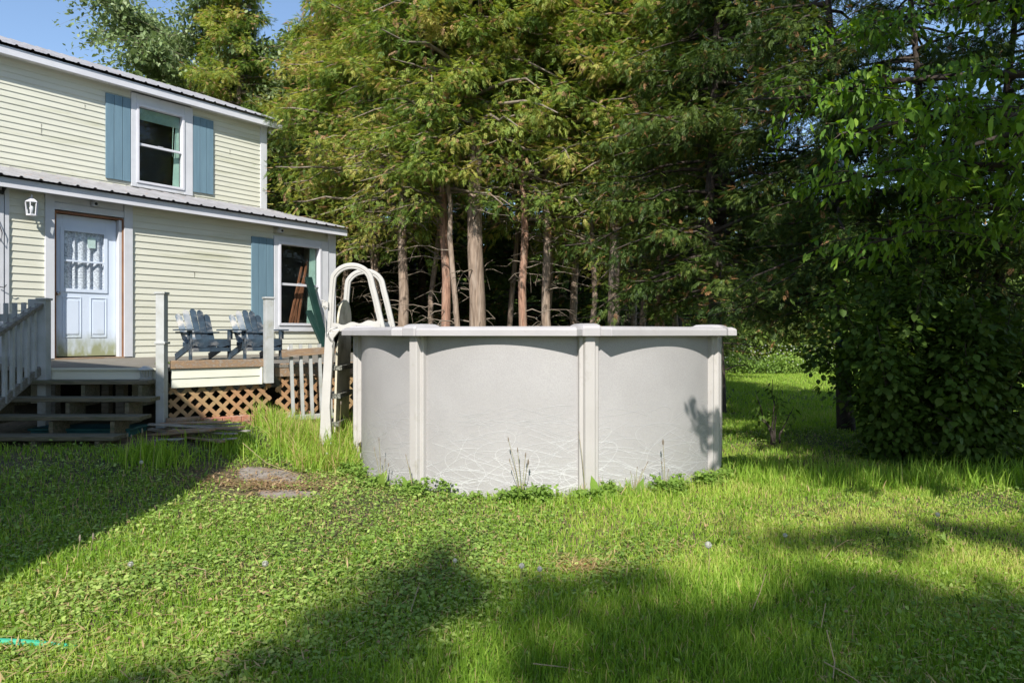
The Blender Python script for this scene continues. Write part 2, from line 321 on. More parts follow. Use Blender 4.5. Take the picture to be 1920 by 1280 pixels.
def ground():
    xs = np.concatenate([np.array([-150, -80, -40, -20, -14]), np.arange(-10, 10.01, 0.2), np.array([13, 18, 25, 40, 80, 150])])
    ys = np.concatenate([np.array([-100, -50, -20, -10, -4]), np.arange(0, 14.01, 0.2), np.array([16, 18, 20, 23, 27, 35, 50, 90, 160])])
    X, Y = np.meshgrid(xs, ys); Z = gz(X, Y); V = np.stack([X, Y, Z], -1).reshape(-1, 3)
    nx, ny = len(xs), len(ys); i = (np.arange(ny-1)[:, None]*nx+np.arange(nx-1)[None]).ravel()
    F = np.stack([i, i+1, i+nx+1, i+nx], 1)
    o = fast_mesh('ground', V, F, None, M['soil'], smooth=True); tag(o, kind='structure')
ground()

# ---------------------------------------------------------------- house (local frame: x along the wall, -y towards the yard)
HO = (-6.557, 9.8); HD = (0.599, 0.801); HN = (0.801, -0.599)
def W(u, v, z=0): return Vector((HO[0]+u*HD[0]+v*HN[0], HO[1]+u*HD[1]+v*HN[1], z))
HR = math.atan2(HD[1], HD[0])
house = empty('house', (HO[0], HO[1], 0), HR)
tag(house, 'cream two-storey house with blue shutters and grey metal roofs beside the pool', 'house')
EXP = 0.1025
def siding(mb, u0, u1, z0, z1, y, zref=0.0):
    k = math.floor((z0-zref)/EXP)
    while zref+k*EXP < z1-1e-4:
        a = max(zref+k*EXP, z0); b = min(zref+(k+1)*EXP, z1)
        f = lambda z: y-0.014*(1-(z-(zref+k*EXP))/EXP)
        if b-a > 0.004:
            ya, yb = f(a), f(b)-0.0015
            mb.add([(u0, ya, a), (u1, ya, a), (u1, yb, b), (u0, yb, b), (u0, y+0.004, a), (u1, y+0.004, a)], [(0, 1, 2, 3), (4, 5, 1, 0)])
        k += 1
YU = 2.37
UL, UR = -4.0, 4.96
# lower wall: openings door (0.01-0.84) with casing -0.137..1.05 ; window casing 3.557..4.78
mb = MB()
siding(mb, -0.56, -0.137, 0.2, 3.36, 0); siding(mb, 1.051, 3.60, 0.2, 3.36, 0); siding(mb, 4.74, 4.81, 0.2, 3.36, 0)
siding(mb, 3.56, 4.78, 0.2, 1.42, 0); siding(mb, 3.56, 4.78, 3.11, 3.36, 0); siding(mb, UL, -0.62, 0.2, 3.36, 0)
mb.build('wall', M['siding'], house)
mb = MB()
siding(mb, UL, 2.10, 3.9, 5.90, YU, 0.02); siding(mb, 3.26, 4.83, 3.9, 5.90, YU, 0.02); siding(mb, 2.08, 3.28, 3.9, 4.12, YU, 0.02)
mb.build('wall', M['siding'], house)
for (u_, k_, y_) in ((0.62, 46, YU), (1.30, 52, YU), (0.62, 47, YU), (2.05, 22, 0), (2.75, 14, 0), (4.1, 50, YU), (-2.0, 12, 0)): MB().box(u_, u_+.002, y_-.0165, y_-.002, k_*EXP+.004, (k_+1)*EXP-.004).build('siding_seam', M['deckgrey'], house)
mb = MB()     # side and rear walls, floors: closed body
mb.box(UR-0.12, UR-0.002, 0.02, YU, 0.2, 3.5); mb.box(UR-0.12, UR-0.002, YU+0.002, 9, 0.2, 5.95); mb.box(UL, UR-0.13, 8.9, 9, 0.2, 5.95); mb.box(UL, UL+0.1, 0.02, 8.88, 0.2, 3.5)
mb.box(UL, UL+0.1, YU+.02, 8.88, 3.52, 5.95)
mb.build('side_wall', M['siding'], house)
mb = MB(); mb.box(UL+.12, UR-.14, 0.14, 8.8, 0.3, 0.9); mb.box(UL+.12, UR-.14, YU+.1, 8.8, 3.2, 3.3); mb.box(UL+.12, UR-.14, 4.2, 4.3, 0.92, 5.9)
mb.box(UL+.12, UR-.14, YU+.1, 8.8, 5.8, 5.86); mb.box(UL+.12, UR-.14, 0.1, YU+.08, 3.28, 3.3)
mb.build('interior_partition', M['dark'], house)
# trims
for bx in ((4.805, 4.975, -0.03, 0.02, 0.2, 3.36), (UR, UR+0.02, -0.028, 0.12, 0.2, 3.36), (4.825, 4.975, YU-0.03, YU+0.02, 3.9, 5.90), (UR, UR+0.02, YU-.028, YU+0.12, 3.9, 5.90), (-0.618, -0.565, -0.035, 0.02, 0.2, 3.36), (-0.95, -0.63, -0.045, 0.0, 0.2, 3.36)):
    MB().box(*bx).build('corner_board', M['white'], house, bevel=0.003)
# door casing
mb = MB()
mb.box(-0.137, -0.02, -0.04, 0.05, 0.96, 3.37); mb.box(0.925, 1.051, -0.04, 0.05, 0.96, 3.37)
mb.box(-0.018, 0.923, -0.03, 0.05, 3.10, 3.20); mb.box(-0.018, 0.923, -0.012, 0.05, 3.205, 3.37)
mb.box(0.86, 0.905, -0.0, 0.14, 0.96, 3.06)
mb.build('door_casing', M['white'], house, bevel=0.003)
mb = MB(); mb.box(-0.018, 0.006, -0.02, 0.14, 0.96, 3.085); mb.box(0.907, 0.923, -0.02, 0.14, 0.96, 3.085); mb.box(0.008, 0.905, -0.02, 0.14, 3.065, 3.085)
mb.build('door_frame', M['woodfr'], house)
mb = MB(); mb.box(-0.02, 0.92, -0.07, 0.13, 0.925, 0.965); mb.build('door_sill', M['deckbrown'], house)
DY = 0.085
mb = MB(); u0, u1, z0, z1 = 0.012, 0.855, 0.985, 3.055; g = (0.12, 0.70, 1.96, 2.84)
mb.box(u0, g[0], DY, DY+.045, z0, z1); mb.box(g[1], u1, DY, DY+.045, z0, z1); mb.box(g[0], g[1], DY, DY+.045, z0, g[2]); mb.box(g[0], g[1], DY, DY+.045, g[3], z1)
fr = MB().box(0, 0, 0, 0, 0, 0)
for (a, b, c, d) in ((g[0]-.03, g[0]+.02, g[2]-.03, g[3]+.03), (g[1]-.02, g[1]+.03, g[2]-.03, g[3]+.03)): mb.box(a, b, DY-.014, DY-.001, c, d)
mb.box(g[0]+.021, g[1]-.021, DY-.014, DY-.001, g[3]-.02, g[3]+.03); mb.box(g[0]+.021, g[1]-.021, DY-.014, DY-.001, g[2]-.03, g[2]+.02)
mb.box(g[0]+.021, g[1]-.021, DY-.012, DY+.01, 2.375, 2.40)
for a, b in ((0.12, 0.37), (0.49, 0.72)):
    for (p, q, r, s_) in ((a, b, 1.845, 1.86), (a, b, 1.26, 1.275), (a, a+.015, 1.276, 1.844), (b-.015, b, 1.276, 1.844)): mb.box(p, q, DY-.008, DY-.001, r, s_)
    mb.box(a+.035, b-.035, DY-.007, DY-.001, 1.31, 1.81)
door = mb.build('door', M['door'], house, bevel=0.002)
mb = MB(); mb.box(g[0], g[1], DY+.004, DY+.007, g[2], g[3]); mb.build('pane', M['glass'], door)
mb = MB(); n = 50   # curtain
vs = []; fs = []
for i in range(n+1):
    u = g[0]-0.02+(g[1]-g[0]+.04)*i/n; yy = DY+.040+.020*math.sin(i*.72+.8*math.sin(i*.4))+.006*math.sin(i*0.6)+(0.012 if abs(i-26) < 1 else 0)
    vs += [(u, yy, 1.9), (u, yy, 2.9)]
for i in range(n): fs.append((2*i, 2*i+2, 2*i+3, 2*i+1))
mb.add(vs, fs); mb.build('curtain', M['curtain'], door, smooth=True)
mb = MB(); mb.box(0.46, 0.57, DY+.0085, DY+.0095, 2.60, 2.76); mb.build('paper_note', M['paper'], door)
mb = MB(); mb.tube([(0.055, DY-.0, 1.90), (0.055, DY-.03, 1.90), (0.055, DY-.035, 1.90), (0.055, DY-.06, 1.90)], [.018, .018, .03, .026], 12); mb.build('handle', M['steel'], door, smooth=True)

def window(u0, u1, z0, z1, y, gl, head=0.12, casing=0.11, mid=None, lowroom=False):
    """casing outer box u0..u1,z0..z1; gl glass (u0,u1,z0,z1)"""
    mb = MB(); a, b, c, d = gl; t = 0.045
    mb.box(u0, a-t, y-.045, y+.03, z0, z1); mb.box(b+t, u1, y-.045, y+.03, z0, z1)
    mb.box(a-t+.001, b+t-.001, y-.043, y+.03, d+t, z1); mb.box(a-t+.001, b+t-.001, y-.043, y+.03, z0, c-t)
    wo = mb.build('window', M['white'], house, bevel=0.004)
    mb = MB()
    mb.box(a-t, a, y-.062, y+.05, c-t, d+t); mb.box(b, b+t, y-.062, y+.05, c-t, d+t); mb.box(a, b, y-.062, y+.05, d, d+t); mb.box(a, b, y-.062, y+.05, c-t, c)
    mb.box(a, b, y-.03, y+.02, mid-.022, mid+.022)
    mb.box((a+b)/2-.05, (a+b)/2+.05, y-.036, y-.02, mid+.022, mid+.032)
    mb.build('frame', M['fascia'], wo, bevel=0.003)
    mb = MB(); mb.box(a, b, y+.022, y+.026, mid, d); mb.box(a, b, y+.006, y+.010, c, mid-.01); mb.build('pane', M['glass'], wo)
    mb = MB(); mb.box(a-.05, b+.05, y+.5, y+.52, c-.1, d+.1); mb.build('room_backdrop', M['room'], wo)
    return wo
w1 = window(2.085, 3.275, 4.10, 5.87, YU, (2.225, 3.055, 4.225, 5.64), mid=4.925)
mb = MB()
for k in range(9): mb.box(2.23, 3.05, YU+.05, YU+.075, 5.42+k*.024, 5.438+k*.024)
mb.tube([(2.92, YU+.045, 5.42), (2.90, YU+.045, 4.83)], .006, 6)
mb.build('blind', M['blind'], w1)
mb = MB(); mb.add([(2.93, YU+.10, 4.2), (3.06, YU+.08, 4.2), (3.06, YU+.08, 5.62), (3.0, YU+.10, 5.62)], [(0, 1, 2, 3)]); mb.build('curtain', M['blind'], w1)
w2 = window(3.555, 4.785, 1.36, 3.135, 0, (3.69, 4.56, 1.515, 2.985), mid=2.245)
mb = MB()
for (a, b, c, d) in ((3.98, 1.5, 4.30, 2.62), (4.02, 1.5, 4.38, 2.5), (4.10, 1.5, 4.24, 2.3), (4.16, 1.5, 4.42, 2.75)): mb.beam((a, .1, b), (c, .16, d), .035, .03, (0, 1, 0))
mb.build('leaning_plank', M['orange'], w2)
mb = MB(); mb.add([(4.36, .09, 1.5), (4.56, .07, 1.5), (4.56, .07, 3.0), (4.44, .09, 3.0)], [(0, 1, 2, 3)]); mb.build('curtain', M['blind'], w2)
# shutters
def shutter(u0, u1, z0, z1, y):
    mb = MB(); k = 3; wd = (u1-u0)/k
    for i in range(k): mb.box(u0+i*wd+.004, u0+(i+1)*wd-.004, y-.042, y-.018, z0+random.uniform(-.004, .004), z1+random.uniform(-.006, .006))
    mb.box(u0+.01, u1-.01, y-.022, y-.010, z0+.2, z0+.28); mb.box(u0+.01, u1-.01, y-.022, y-.010, z1-.28, z1-.2)
    return mb.build('shutter', M['shutter'], house, bevel=0.003)
shutter(1.635, 2.078, 4.168, 5.73, YU); shutter(3.285, 3.72, 4.19, 5.725, YU); shutter(3.09, 3.545, 1.475, 3.065, 0)
# roofs
def metal_roof(ua, ub, y0, z0, y1, z1, sp=0.229, hh=0.02):
    mb = MB(); L = math.hypot(y1-y0, z1-z0); ny, nz = -(z1-z0)/L, (y1-y0)/L
    prof = []; u = ua
    while u < ub:
        for du, h in ((0, 0), (0.018, hh), (0.040, hh), (0.058, 0), (0.108, 0.0), (.113, .004), (.123, .004), (.128, 0), (0.172, 0.0), (.177, .004), (.187, .004), (.192, 0)):
            if u+du <= ub: prof.append((u+du, h))
        u += sp
    prof.append((ub, 0)); vs = []
    for (p, h) in prof: vs += [(p, y0+ny*h, z0+nz*h), (p, y1+ny*h, z1+nz*h)]
    k = len(vs)
    for (p, h) in prof: vs += [(p, y0, z0-.006), (p, y1, z1-.006)]
    fs = [(2*i, 2*i+2, 2*i+3, 2*i+1) for i in range(len(prof)-1)]
    fs += [(k+2*i, k+2*i+1, k+2*i+3, k+2*i+2) for i in range(len(prof)-1)]
    mb.add(vs, fs); return mb
metal_roof(UL-.2, 5.10, -0.30, 3.425, YU-.01, 4.075).build('lower_roof', M['metalroof'], house)
mb = MB(); slope = 0.385; RY = 2.09; RZ = 6.035; RL = 3.3
ur = metal_roof(UL-.2, 5.24, RY, RZ, RY+RL, RZ+slope*RL); ur.build('roof', M['metalroof'], house)
mb = MB(); mb.add([(UL-.2, RY+RL, RZ+slope*RL), (5.24, RY+RL, RZ+slope*RL), (5.24, RY+2*RL+.3, RZ), (UL-.2, RY+2*RL+.3, RZ)], [(0, 1, 2, 3)]); mb.build('rear_roof', M['metalroof'], house)
mb = MB()
mb.box(UL-.2, 5.09, -0.245, -0.215, 3.275, 3.405)
mb.box(UL-.2, 5.225, YU-.24, YU-.21, 5.865, 6.0)
# rake boards
mb.beam((5.075, -.21, 3.35), (5.075, YU-.02, 3.35+.249*2.58), .03, .12, (0, 0, 1))
mb.beam((5.21, YU-.205, 5.95), (5.21, RY+RL, 5.93+slope*(RL-.05)), .03, .15, (0, 0, 1))
mb.build('fascia', M['fascia'], house, bevel=0.003)
mb = MB(); mb.box(UL-.2, 5.07, -0.213, -0.0, 3.355, 3.37); mb.box(UL-.2, 5.19, YU-.208, YU+.0, 5.90, 5.915)
mb.box(4.985, 5.19, YU+.002, YU+3.0, 5.90, 5.915)
uu = -0.6
while uu < 5.1: mb.box(uu, uu+.008, YU-.205, YU-.02, 5.893, 5.899); mb.box(uu, uu+.008, -0.21, -0.02, 3.348, 3.354); uu += 0.19
mb.build('soffit', M['soffit'], house)
mb = MB(); mb.add([(UR-.02, 0.0, 3.3), (UR-.02, YU, 3.3), (UR-.02, YU, 3.95)], [(0, 1, 2)]); mb.add([(UR, YU, 5.9), (UR, RY+RL, RZ+slope*RL-.05), (UR, 9, 5.9)], [(0, 1, 2)]); mb.build('gable_wall', M['siding'], house)

# wall lantern (part of house? it hangs on the wall: a thing of its own)
def hthing(name, u, v, z, label, cat, **k):
    p = W(u, v, z); o = empty(name, p, HR); tag(o, label, cat, **k); return o
lt = hthing('wall_lantern', -0.34, 0.15, 3.03, 'small white lantern with glass panes on the wall left of the door', 'lantern')
mb = MB(); mb.lathe([(.085, .10), (.08, .112), (.05, .14), (.012, .165), (.012, .20), (.004, .215)], seg=6); mb.lathe([(.068, -.085), (.068, -.07), (.055, -.065)], seg=6)
mb.build('cap', M['fascia'], lt)
mb = MB()
for k in range(6):
    t = math.pi/3*k; a = Vector((.060*math.cos(t), .060*math.sin(t), -.07)); b = Vector((.075*math.cos(t), .075*math.sin(t), .10)); mb.beam(a, b, .012, .012)
mb.tube([(0, 0, .15), (0, .06, .18), (0, .14, .12), (0, .15, .05)], .01, 6); mb.box(-.035, .035, .138, .15, -.05, .10)
mb.build('frame', M['fascia'], lt)
mb = MB(); mb.lathe([(.055, -.068), (.070, .098)], seg=6); mb.build('pane', M['glass'], lt)
mb = MB(); mb.lathe([(.012, -.06), (.02, -.02), (.03, .02), (.012, .06)], seg=10); mb.build('bulb', M['fascia'], lt, smooth=True)
def camera_unit(u, v, z, label):
    o = hthing('security_camera', u, v, z, label, 'camera', group='small cameras under the lower eave')
    mb = MB(); mb.tube([(0, .02, .06), (0, 0, .0)], .025, 10); mb.tube([(0, .05, 0), (0, -.04, -.01), (0, -.055, -.012)], [.042, .042, .036], 14); mb.build('body', M['white'], o, smooth=False)
    mb = MB(); mb.tube([(0, -.056, -.012), (0, -.060, -.012)], .022, 12); mb.build('lens', M['black'], o)
camera_unit(0.49, 0.07, 3.25, 'small white camera on the panel above the door'); camera_unit(3.66, 0.08, 3.235, 'small white camera above the ground-floor window')
fl = hthing('flood_light', 5.04, -2.28, 5.80, 'round white flood light under the upper eave corner', 'flood light')
mb = MB(); mb.tube([(0, .06, .06), (0, 0, 0)], .02, 8); mb.tube([(0, .06, 0), (0, -.05, -.02), (0, -.06, -.022)], [.03, .055, .05], 14); mb.build('body', M['white'], fl)
mb = MB(); mb.tube([(0, -.061, -.022), (0, -.064, -.022)], .042, 14); mb.build('lens', M['steel'], fl)
cb = hthing('wall_cable', -0.72, 0.06, 2.4, 'black cable and hook hanging on the pale board at the left end', 'cable')
mb = MB(); mb.tube([(-.1, 0, .75), (0.0, 0, .5), (.06, -.02, .28), (.05, -.02, .15), (-.02, 0, .3)], .006, 6); mb.tube([(.02, -.01, -.45), (.08, -.04, -.46), (.1, -.05, -.42)], .006, 6); mb.tube([(-.05, -.02, .85), (.06, -.03, .82), (.08, -.03, .9)], .03, 8)
mb.build('cable', M['black'], cb)

# ---------------------------------------------------------------- deck
DZ = 0.945
P1 = Vector((-3.77, 7.42, 0)); P2 = Vector((-2.93, 8.10, 0)); ED = (P2-P1).normalized(); EN = Vector((ED.y, -ED.x, 0))
P3 = P1+ED*3.1
deck = empty('deck', (P1.x, P1.y, 0)); tag(deck, 'raised wooden deck with steps in front of the white door', 'deck')
def L(p): return Vector(p)-Vector((P1.x, P1.y, 0))
ER = math.atan2(ED.y, ED.x)
Wl = W(-1.9, -0.02); Wr = W(4.9, -0.02)
poly = [L((-5.2, 7.42, 0)), L(P1), L(P3), L(Wr+Vector((.6, -.4, 0))), L(Wr), L(Wl)]
mb = MB(); mb.prism([(p.x, p.y) for p in poly], DZ-.035, DZ); mb.build('deck_boards', M['deckgrey'], deck)
mb = MB()   # joists and posts below
for t in np.linspace(0.1, 3.0, 7):
    a = L(P1+ED*t); b = a-EN*2.6; mb.beam(a+Vector((0, 0, DZ-.11))-EN*.12, b+Vector((0, 0, DZ-.11)), .04, .14)
for (x, y) in ((-5.1, 7.6), (-4.4, 7.7), (-5.1, 8.6), (-4.0, 8.8), (-3.2, 9.6), (-4.5, 9.6)): mb.box(x-P1.x-.045, x-P1.x+.045, y-P1.y-.045, y-P1.y+.045, 0.1, DZ-.04)
mb.build('joist', M['deckgrey'], deck)
# stair-side fascia, siding clad
mb = MB(); yy0 = 0.0
def clad(mb, a, b, z0, z1, off=0.0, courses=2):
    a = Vector(a); b = Vector(b); d = (b-a).normalized(); n = Vector((d.y, -d.x, 0)); e = (z1-z0)/courses
    for k in range(courses):
        za = z0+k*e; zb = za+e
        mb.add([a+n*(off+.014)+Vector((0, 0, za)), b+n*(off+.014)+Vector((0, 0, za)), b+n*(off+.002)+Vector((0, 0, zb)), a+n*(off+.002)+Vector((0, 0, zb)), a+n*off+Vector((0, 0, za)), b+n*off+Vector((0, 0, za))], [(0, 1, 2, 3), (4, 5, 1, 0)])
clad(mb, L((-5.05, 7.42, 0)), L((-3.84, 7.42, 0)), 0.80, 0.925, .0, 1)
clad(mb, L(P1+ED*.06), L(P1+ED*1.02), 0.725, 0.925, 0.0, 2)
mb.build('siding_skirt', M['siding'], deck)
for a_, b_, w_, t_, up_ in ((L((-5.08, 7.405, .935)), L((-3.83, 7.405, .935)), .03, .02, (0, 0, 1)), (L(P1+ED*1.035+EN*.008+Vector((0, 0, .725))), L(P1+ED*1.035+EN*.008+Vector((0, 0, .925))), .03, .03, (1, 0, 0)), (L((-5.045, 7.40, .80)), L((-5.045, 7.40, .925)), .03, .03, (1, 0, 0))):
    MB().beam(a_, b_, w_, t_, up_).build('trim', M['siding'], deck)
mb = MB(); mb.beam(L(P1+ED*.05+EN*.005+Vector((0, 0, .978))), L(P1+ED*1.14+EN*.005+Vector((0, 0, .974))), .045, .09)
mb.beam(L(P1+ED*1.2-EN*.03+Vector((0, 0, .88))), L(P1+ED*2.9-EN*.03+Vector((0, 0, .87))), .045, .16)
mb.build('edge_board', M['deckbrown'], deck, bevel=0.004)
# treads
for k, (y0, y1, z, xl, xr) in enumerate(((7.15, 7.40, .825, -5.22, -3.80), (6.90, 7.15, .667, -5.42, -3.66), (6.65, 6.90, .51, -5.42, -3.62), (6.40, 6.65, .352, -5.42, -3.72))):
    mb = MB(); mb.box(xl-P1.x, xr-P1.x+random.uniform(-.02, .0), y0-P1.y, y0+.12-P1.y, z-.04, z); mb.box(xl-P1.x, xr-P1.x-.02, y0+.128-P1.y, y1-.005-P1.y, z-.04, z-.001)
    mb.build('tread', M['tread'], deck, bevel=0.005)
for x in (-5.25, -4.5, -3.9):
    mb = MB()
    for k, (y, z) in enumerate(((7.28, .78), (7.03, .62), (6.78, .465), (6.53, .31))): mb.box(x-P1.x-.02, x-P1.x+.02, y-.12-P1.y, y+.14-P1.y, z-.22, z-.002)
    mb.build('stringer', M['tread'], deck)
# posts and railings
def post(mb, p, z0, z1, rot, wd=.09):
    m = Matrix.Translation(p) @ Matrix.Rotation(rot, 4, 'Z'); mb.box(-wd/2, wd/2, -wd/2, wd/2, z0, z1-.025, m); mb.box(-wd/2-.012, wd/2+.012, -wd/2-.012, wd/2+.012, z1-.024, z1, m)
mb = MB(); post(mb, L(P1+Vector((-.005, -.06, 0))), .15, 1.766, 0); mb.box(-.06, .055, -.115, .005, 1.205, 1.232); mb.build('post', M['whiteold'], deck, bevel=0.004)
mb = MB(); post(mb, L(P2+EN*.06+ED*.02), .735, 1.75, ER, .095); mb.build('post', M['whiteold'], deck, bevel=0.004)
NX, NY = -5.03, 7.34
mb = MB(); post(mb, L((NX, NY, 0)), .25, 1.70, 0, .09); mb.box(NX-.17-P1.x, NX-.05-P1.x, NY-.01-P1.y, NY+.08-P1.y, .8, 1.69)
mb.build('newel_post', M['whiteold'], deck, bevel=0.004)
rl = MB(); rl.beam(L((NX-.02, NY-.04, 1.625)), L((NX-.02, 6.1, 1.02)), .09, .04); rl.beam(L((NX-.02, NY-.04, .93)), L((NX-.02, 6.1, .28)), .04, .09)
ro = rl.build('handrail', M['deckgrey'], deck, bevel=0.003)
bl = MB(); y = NY-.13
while y > 6.15:
    t = (NY-.04-y)/(NY-.04-6.1); zt = 1.625-.605*t; zb = .93-.65*t
    bl.box(NX-.035-P1.x, NX+.0-P1.x, y-.018-P1.y, y+.018-P1.y, zb-.03, zt+.045); y -= .105
bl.build('baluster', M['whiteold'], deck, bevel=0.002)
a = Vector((NX-.12, NY+.1, 0)); b = W(-1.55, 0.1)
mb = MB(); mb.beam(L(a)+Vector((0, 0, 1.50)), L(b)+Vector((0, 0, 1.50)), .04, .08); mb.beam(L(a)+Vector((0, 0, 1.02)), L(b)+Vector((0, 0, 1.02)), .04, .08)
nn = 15
for i in range(nn):
    p = a.lerp(b, (i+.5)/nn); p = L(p)+Vector((.0, -.03, 0)); mb.beam(p+Vector((0, 0, .95)), p+Vector((0, 0, 1.66)), .07, .02, (b-a).normalized().cross(Vector((0, 0, 1))))
mb.build('side_railing', M['whiteold'], deck, bevel=0.002)

# lattice skirt
def clipseg(p, d, x0, x1, z0, z1):
    t0, t1 = -1e9, 1e9
    for pp, dd, lo, hi in ((p[0], d[0], x0, x1), (p[1], d[1], z0, z1)):
        a, b = (lo-pp)/dd, (hi-pp)/dd
        if a > b: a, b = b, a
        t0, t1 = max(t0, a), min(t1, b)
    return (t0, t1) if t1-t0 > .03 else None
lat = MB()
s2 = math.sqrt(.5)
for lay, (dx, dz, off) in enumerate(((s2, s2, .008), (s2, -s2, .0185))):
    for (x0, x1, z0, z1) in ((.03, 1.18, .36, .74), (1.21, 2.95, .34, .80)):
        c = -1.0
        while c < 4.6:
            r = clipseg((c, z0), (dx, dz) if dz > 0 else (dx, dz), x0+.02, x1-.02, z0+.01, z1-.01) if dz > 0 else clipseg((c, z1), (dx, dz), x0+.02, x1-.02, z0+.01, z1-.01)
            if r:
                zz = z0 if dz > 0 else z1
                pa = L(P1+ED*(c+dx*r[0])-EN*(.06-off))+Vector((0, 0, zz+dz*r[0])); pb = L(P1+ED*(c+dx*r[1])-EN*(.06-off))+Vector((0, 0, zz+dz*r[1]))
                lat.beam(pa, pb, .008, .040, Vector((0, 0, 1)))
            c += .150
lat.build('lattice_panel', M['lattice'], deck)
# brick edging below the lattice
br = MB(); k = 0; t = .12
while t < 1.5:
    for row in range(2):
        m = Matrix.Translation(P1+ED*(t+(.05 if row else 0))+EN*.02+Vector((0, 0, .225+.075*row))) @ Matrix.Rotation(ER+random.uniform(-.05, .05), 4, 'Z'); br.box(0, .098, -.04, .06, 0, .07, m)
    t += .104
o = br.build('brick_edging', M['brick'], None, bevel=0.005); tag(o, 'low row of old red bricks under the brown lattice', 'brick edging')
lg = MB(); lg.tube([(-3.73, 7.36, .37), (-3.45, 7.55, .375)], [.04, .035], 10); o = lg.build('log', M['deckbrown'], smooth=True); tag(o, 'short log lying against the lattice beside the white post', 'log')
# leftover railing panel leaning before the deck
pr = empty('railing_panel', (-2.66, 8.16, .28), ER-.1); tag(pr, 'loose white baluster panel with brown top board standing by the lattice', 'railing panel')
mb = MB(); mb.box(-.02, .62, -.03, .03, 0.0, .06); mb.build('bottom_rail', M['whiteold'], pr, bevel=.003)
mb = MB(); mb.beam((-.10, -.04, .80), (.66, -.04, .845), .035, .085); mb.build('top_board', M['deckbrown'], pr, bevel=.003)
for k in range(5): mb = MB(); mb.beam((.045+k*.115, 0, .06), (.015+k*.115, 0, .91), .036, .036); mb.build('baluster', M['whiteold'], pr, bevel=.002)
# moss clump
mb = MB()
for k in range(14): mb.lathe([(.01, 0), (.05, .008), (.035, .03), (.005, .035)], (-4.0+random.uniform(-.25, .25), 8.3+random.uniform(-.1, .1), DZ), 7)
o = mb.build('moss_patch', M['moss'], smooth=True); tag(o, 'yellow-green moss growing on the deck under the chairs', 'moss', kind='stuff')
# dark green leaning boards
for (f0, t0, lab, th) in (((4.31, .60, DZ), (4.262, .10, 2.40), 'tall dark green board leaning beside the ground-floor window', .14), ((4.22, .70, DZ), (4.175, .22, 1.75), 'shorter dark green board leaning below the window', .12)):
    o = empty('leaning_board', W(*f0)); tag(o, lab, 'board')
    mb = MB(); mb.beam((0, 0, .03), W(*t0)-W(*f0), th, .05, (HN[0], HN[1], 0)); mb.build('board', M['greenbox'], o, bevel=.004)
# chairs
def chair():
    r = empty('adirondack_chair'); tag(r, 'x', 'chair', group='adirondack chairs on the deck')
    sx = .52
    mb = MB()
    for k in range(5):
        y = -.26+k*.092; z = .36-.028*k; mb.box(-sx/2, sx/2, y-.04, y+.04, z-.02, z, None)
    mb.build('seat', M['blue_chair'], r, bevel=.004)
    for k in range(5):
        f = (k-2)/2; mb = MB(); b = Vector((f*.19, .17, .20)); hh = .80-.11*abs(f)**2.2; t = Vector((f*.222, .60, .20+hh*.80)); mb.beam(b, t, .096, .018, (0, 1, .4))
        m = (t-b).normalized(); mb.beam(t-m*.002, t+m*.025, .066, .018, (0, 1, .4)); mb.beam(t+m*.024, t+m*.038, .035, .018, (0, 1, .4))
        mb.build('back_slat', M['grey_chair'] if k in (0, 1) else M['blue_chair'], r, bevel=.003)
    for s in (-1, 1):
        mb = MB(); mb.prism([(-.36, -.065), (-.34, .065), (.32, .05), (.38, -.03), (.30, -.05)], 0, .022, Matrix.Translation((s*.335, 0, .50)) @ Matrix.Rotation(math.pi/2, 4, 'Z') @ Matrix.Scale(-s, 4, (0, 1, 0))); mb.build('armrest', M['blue_chair'], r, bevel=.004)
        mb = MB(); mb.box(s*.29-.014, s*.29+.014, -.30, -.21, 0, .498); mb.box(s*.29+s*.016, s*.29+s*.05, -.275, -.245, .36, .497); mb.build('front_leg', M['blue_chair'], r, bevel=.003)
        mb = MB(); mb.beam((s*.262, -.30, .30), (s*.262, .60, .055), .024, .11, (0, 0, 1)); mb.build('rear_leg', M['blue_chair'], r, bevel=.003)
    mb = MB(); n = 16; vs = []; fs = []
    for i in range(n+1):
        x = -.275+.55*i/n; zb = .245+.018*math.cos(i/n*4*math.pi); vs += [(x, -.325, zb), (x, -.325, .36), (x, -.303, zb), (x, -.303, .36)]
    for i in range(n): a = 4*i; fs += [(a, a+4, a+5, a+1), (a+2, a+3, a+7, a+6), (a, a+2, a+6, a+4), (a+1, a+5, a+7, a+3)]
    fs += [(0, 1, 3, 2), (4*n, 4*n+2, 4*n+3, 4*n+1)]; mb.add(vs, fs); mb.box(-.275, .275, -.322, -.306, .16, .22); mb.build('apron', M['blue_chair'], r)
    mb = MB(); mb.beam((-.33, .34, .47), (.33, .34, .47), .07, .022, (0, 0, 1)); mb.beam((-.26, .22, .27), (.26, .22, .27), .03, .07); mb.build('back_brace', M['blue_chair'], r)
    return r
ch = chair(); ch.location = (-4.20, 9.33, DZ); ch.rotation_euler = (0, 0, math.radians(42)); ch.scale = (.86, .86, .83); ch['label'] = 'weathered grey and blue adirondack chair nearer the door'
copy_thing(ch, (-3.63, 9.73, DZ), math.radians(40), (.86, .86, .83), 'darker blue adirondack chair behind the short white post')
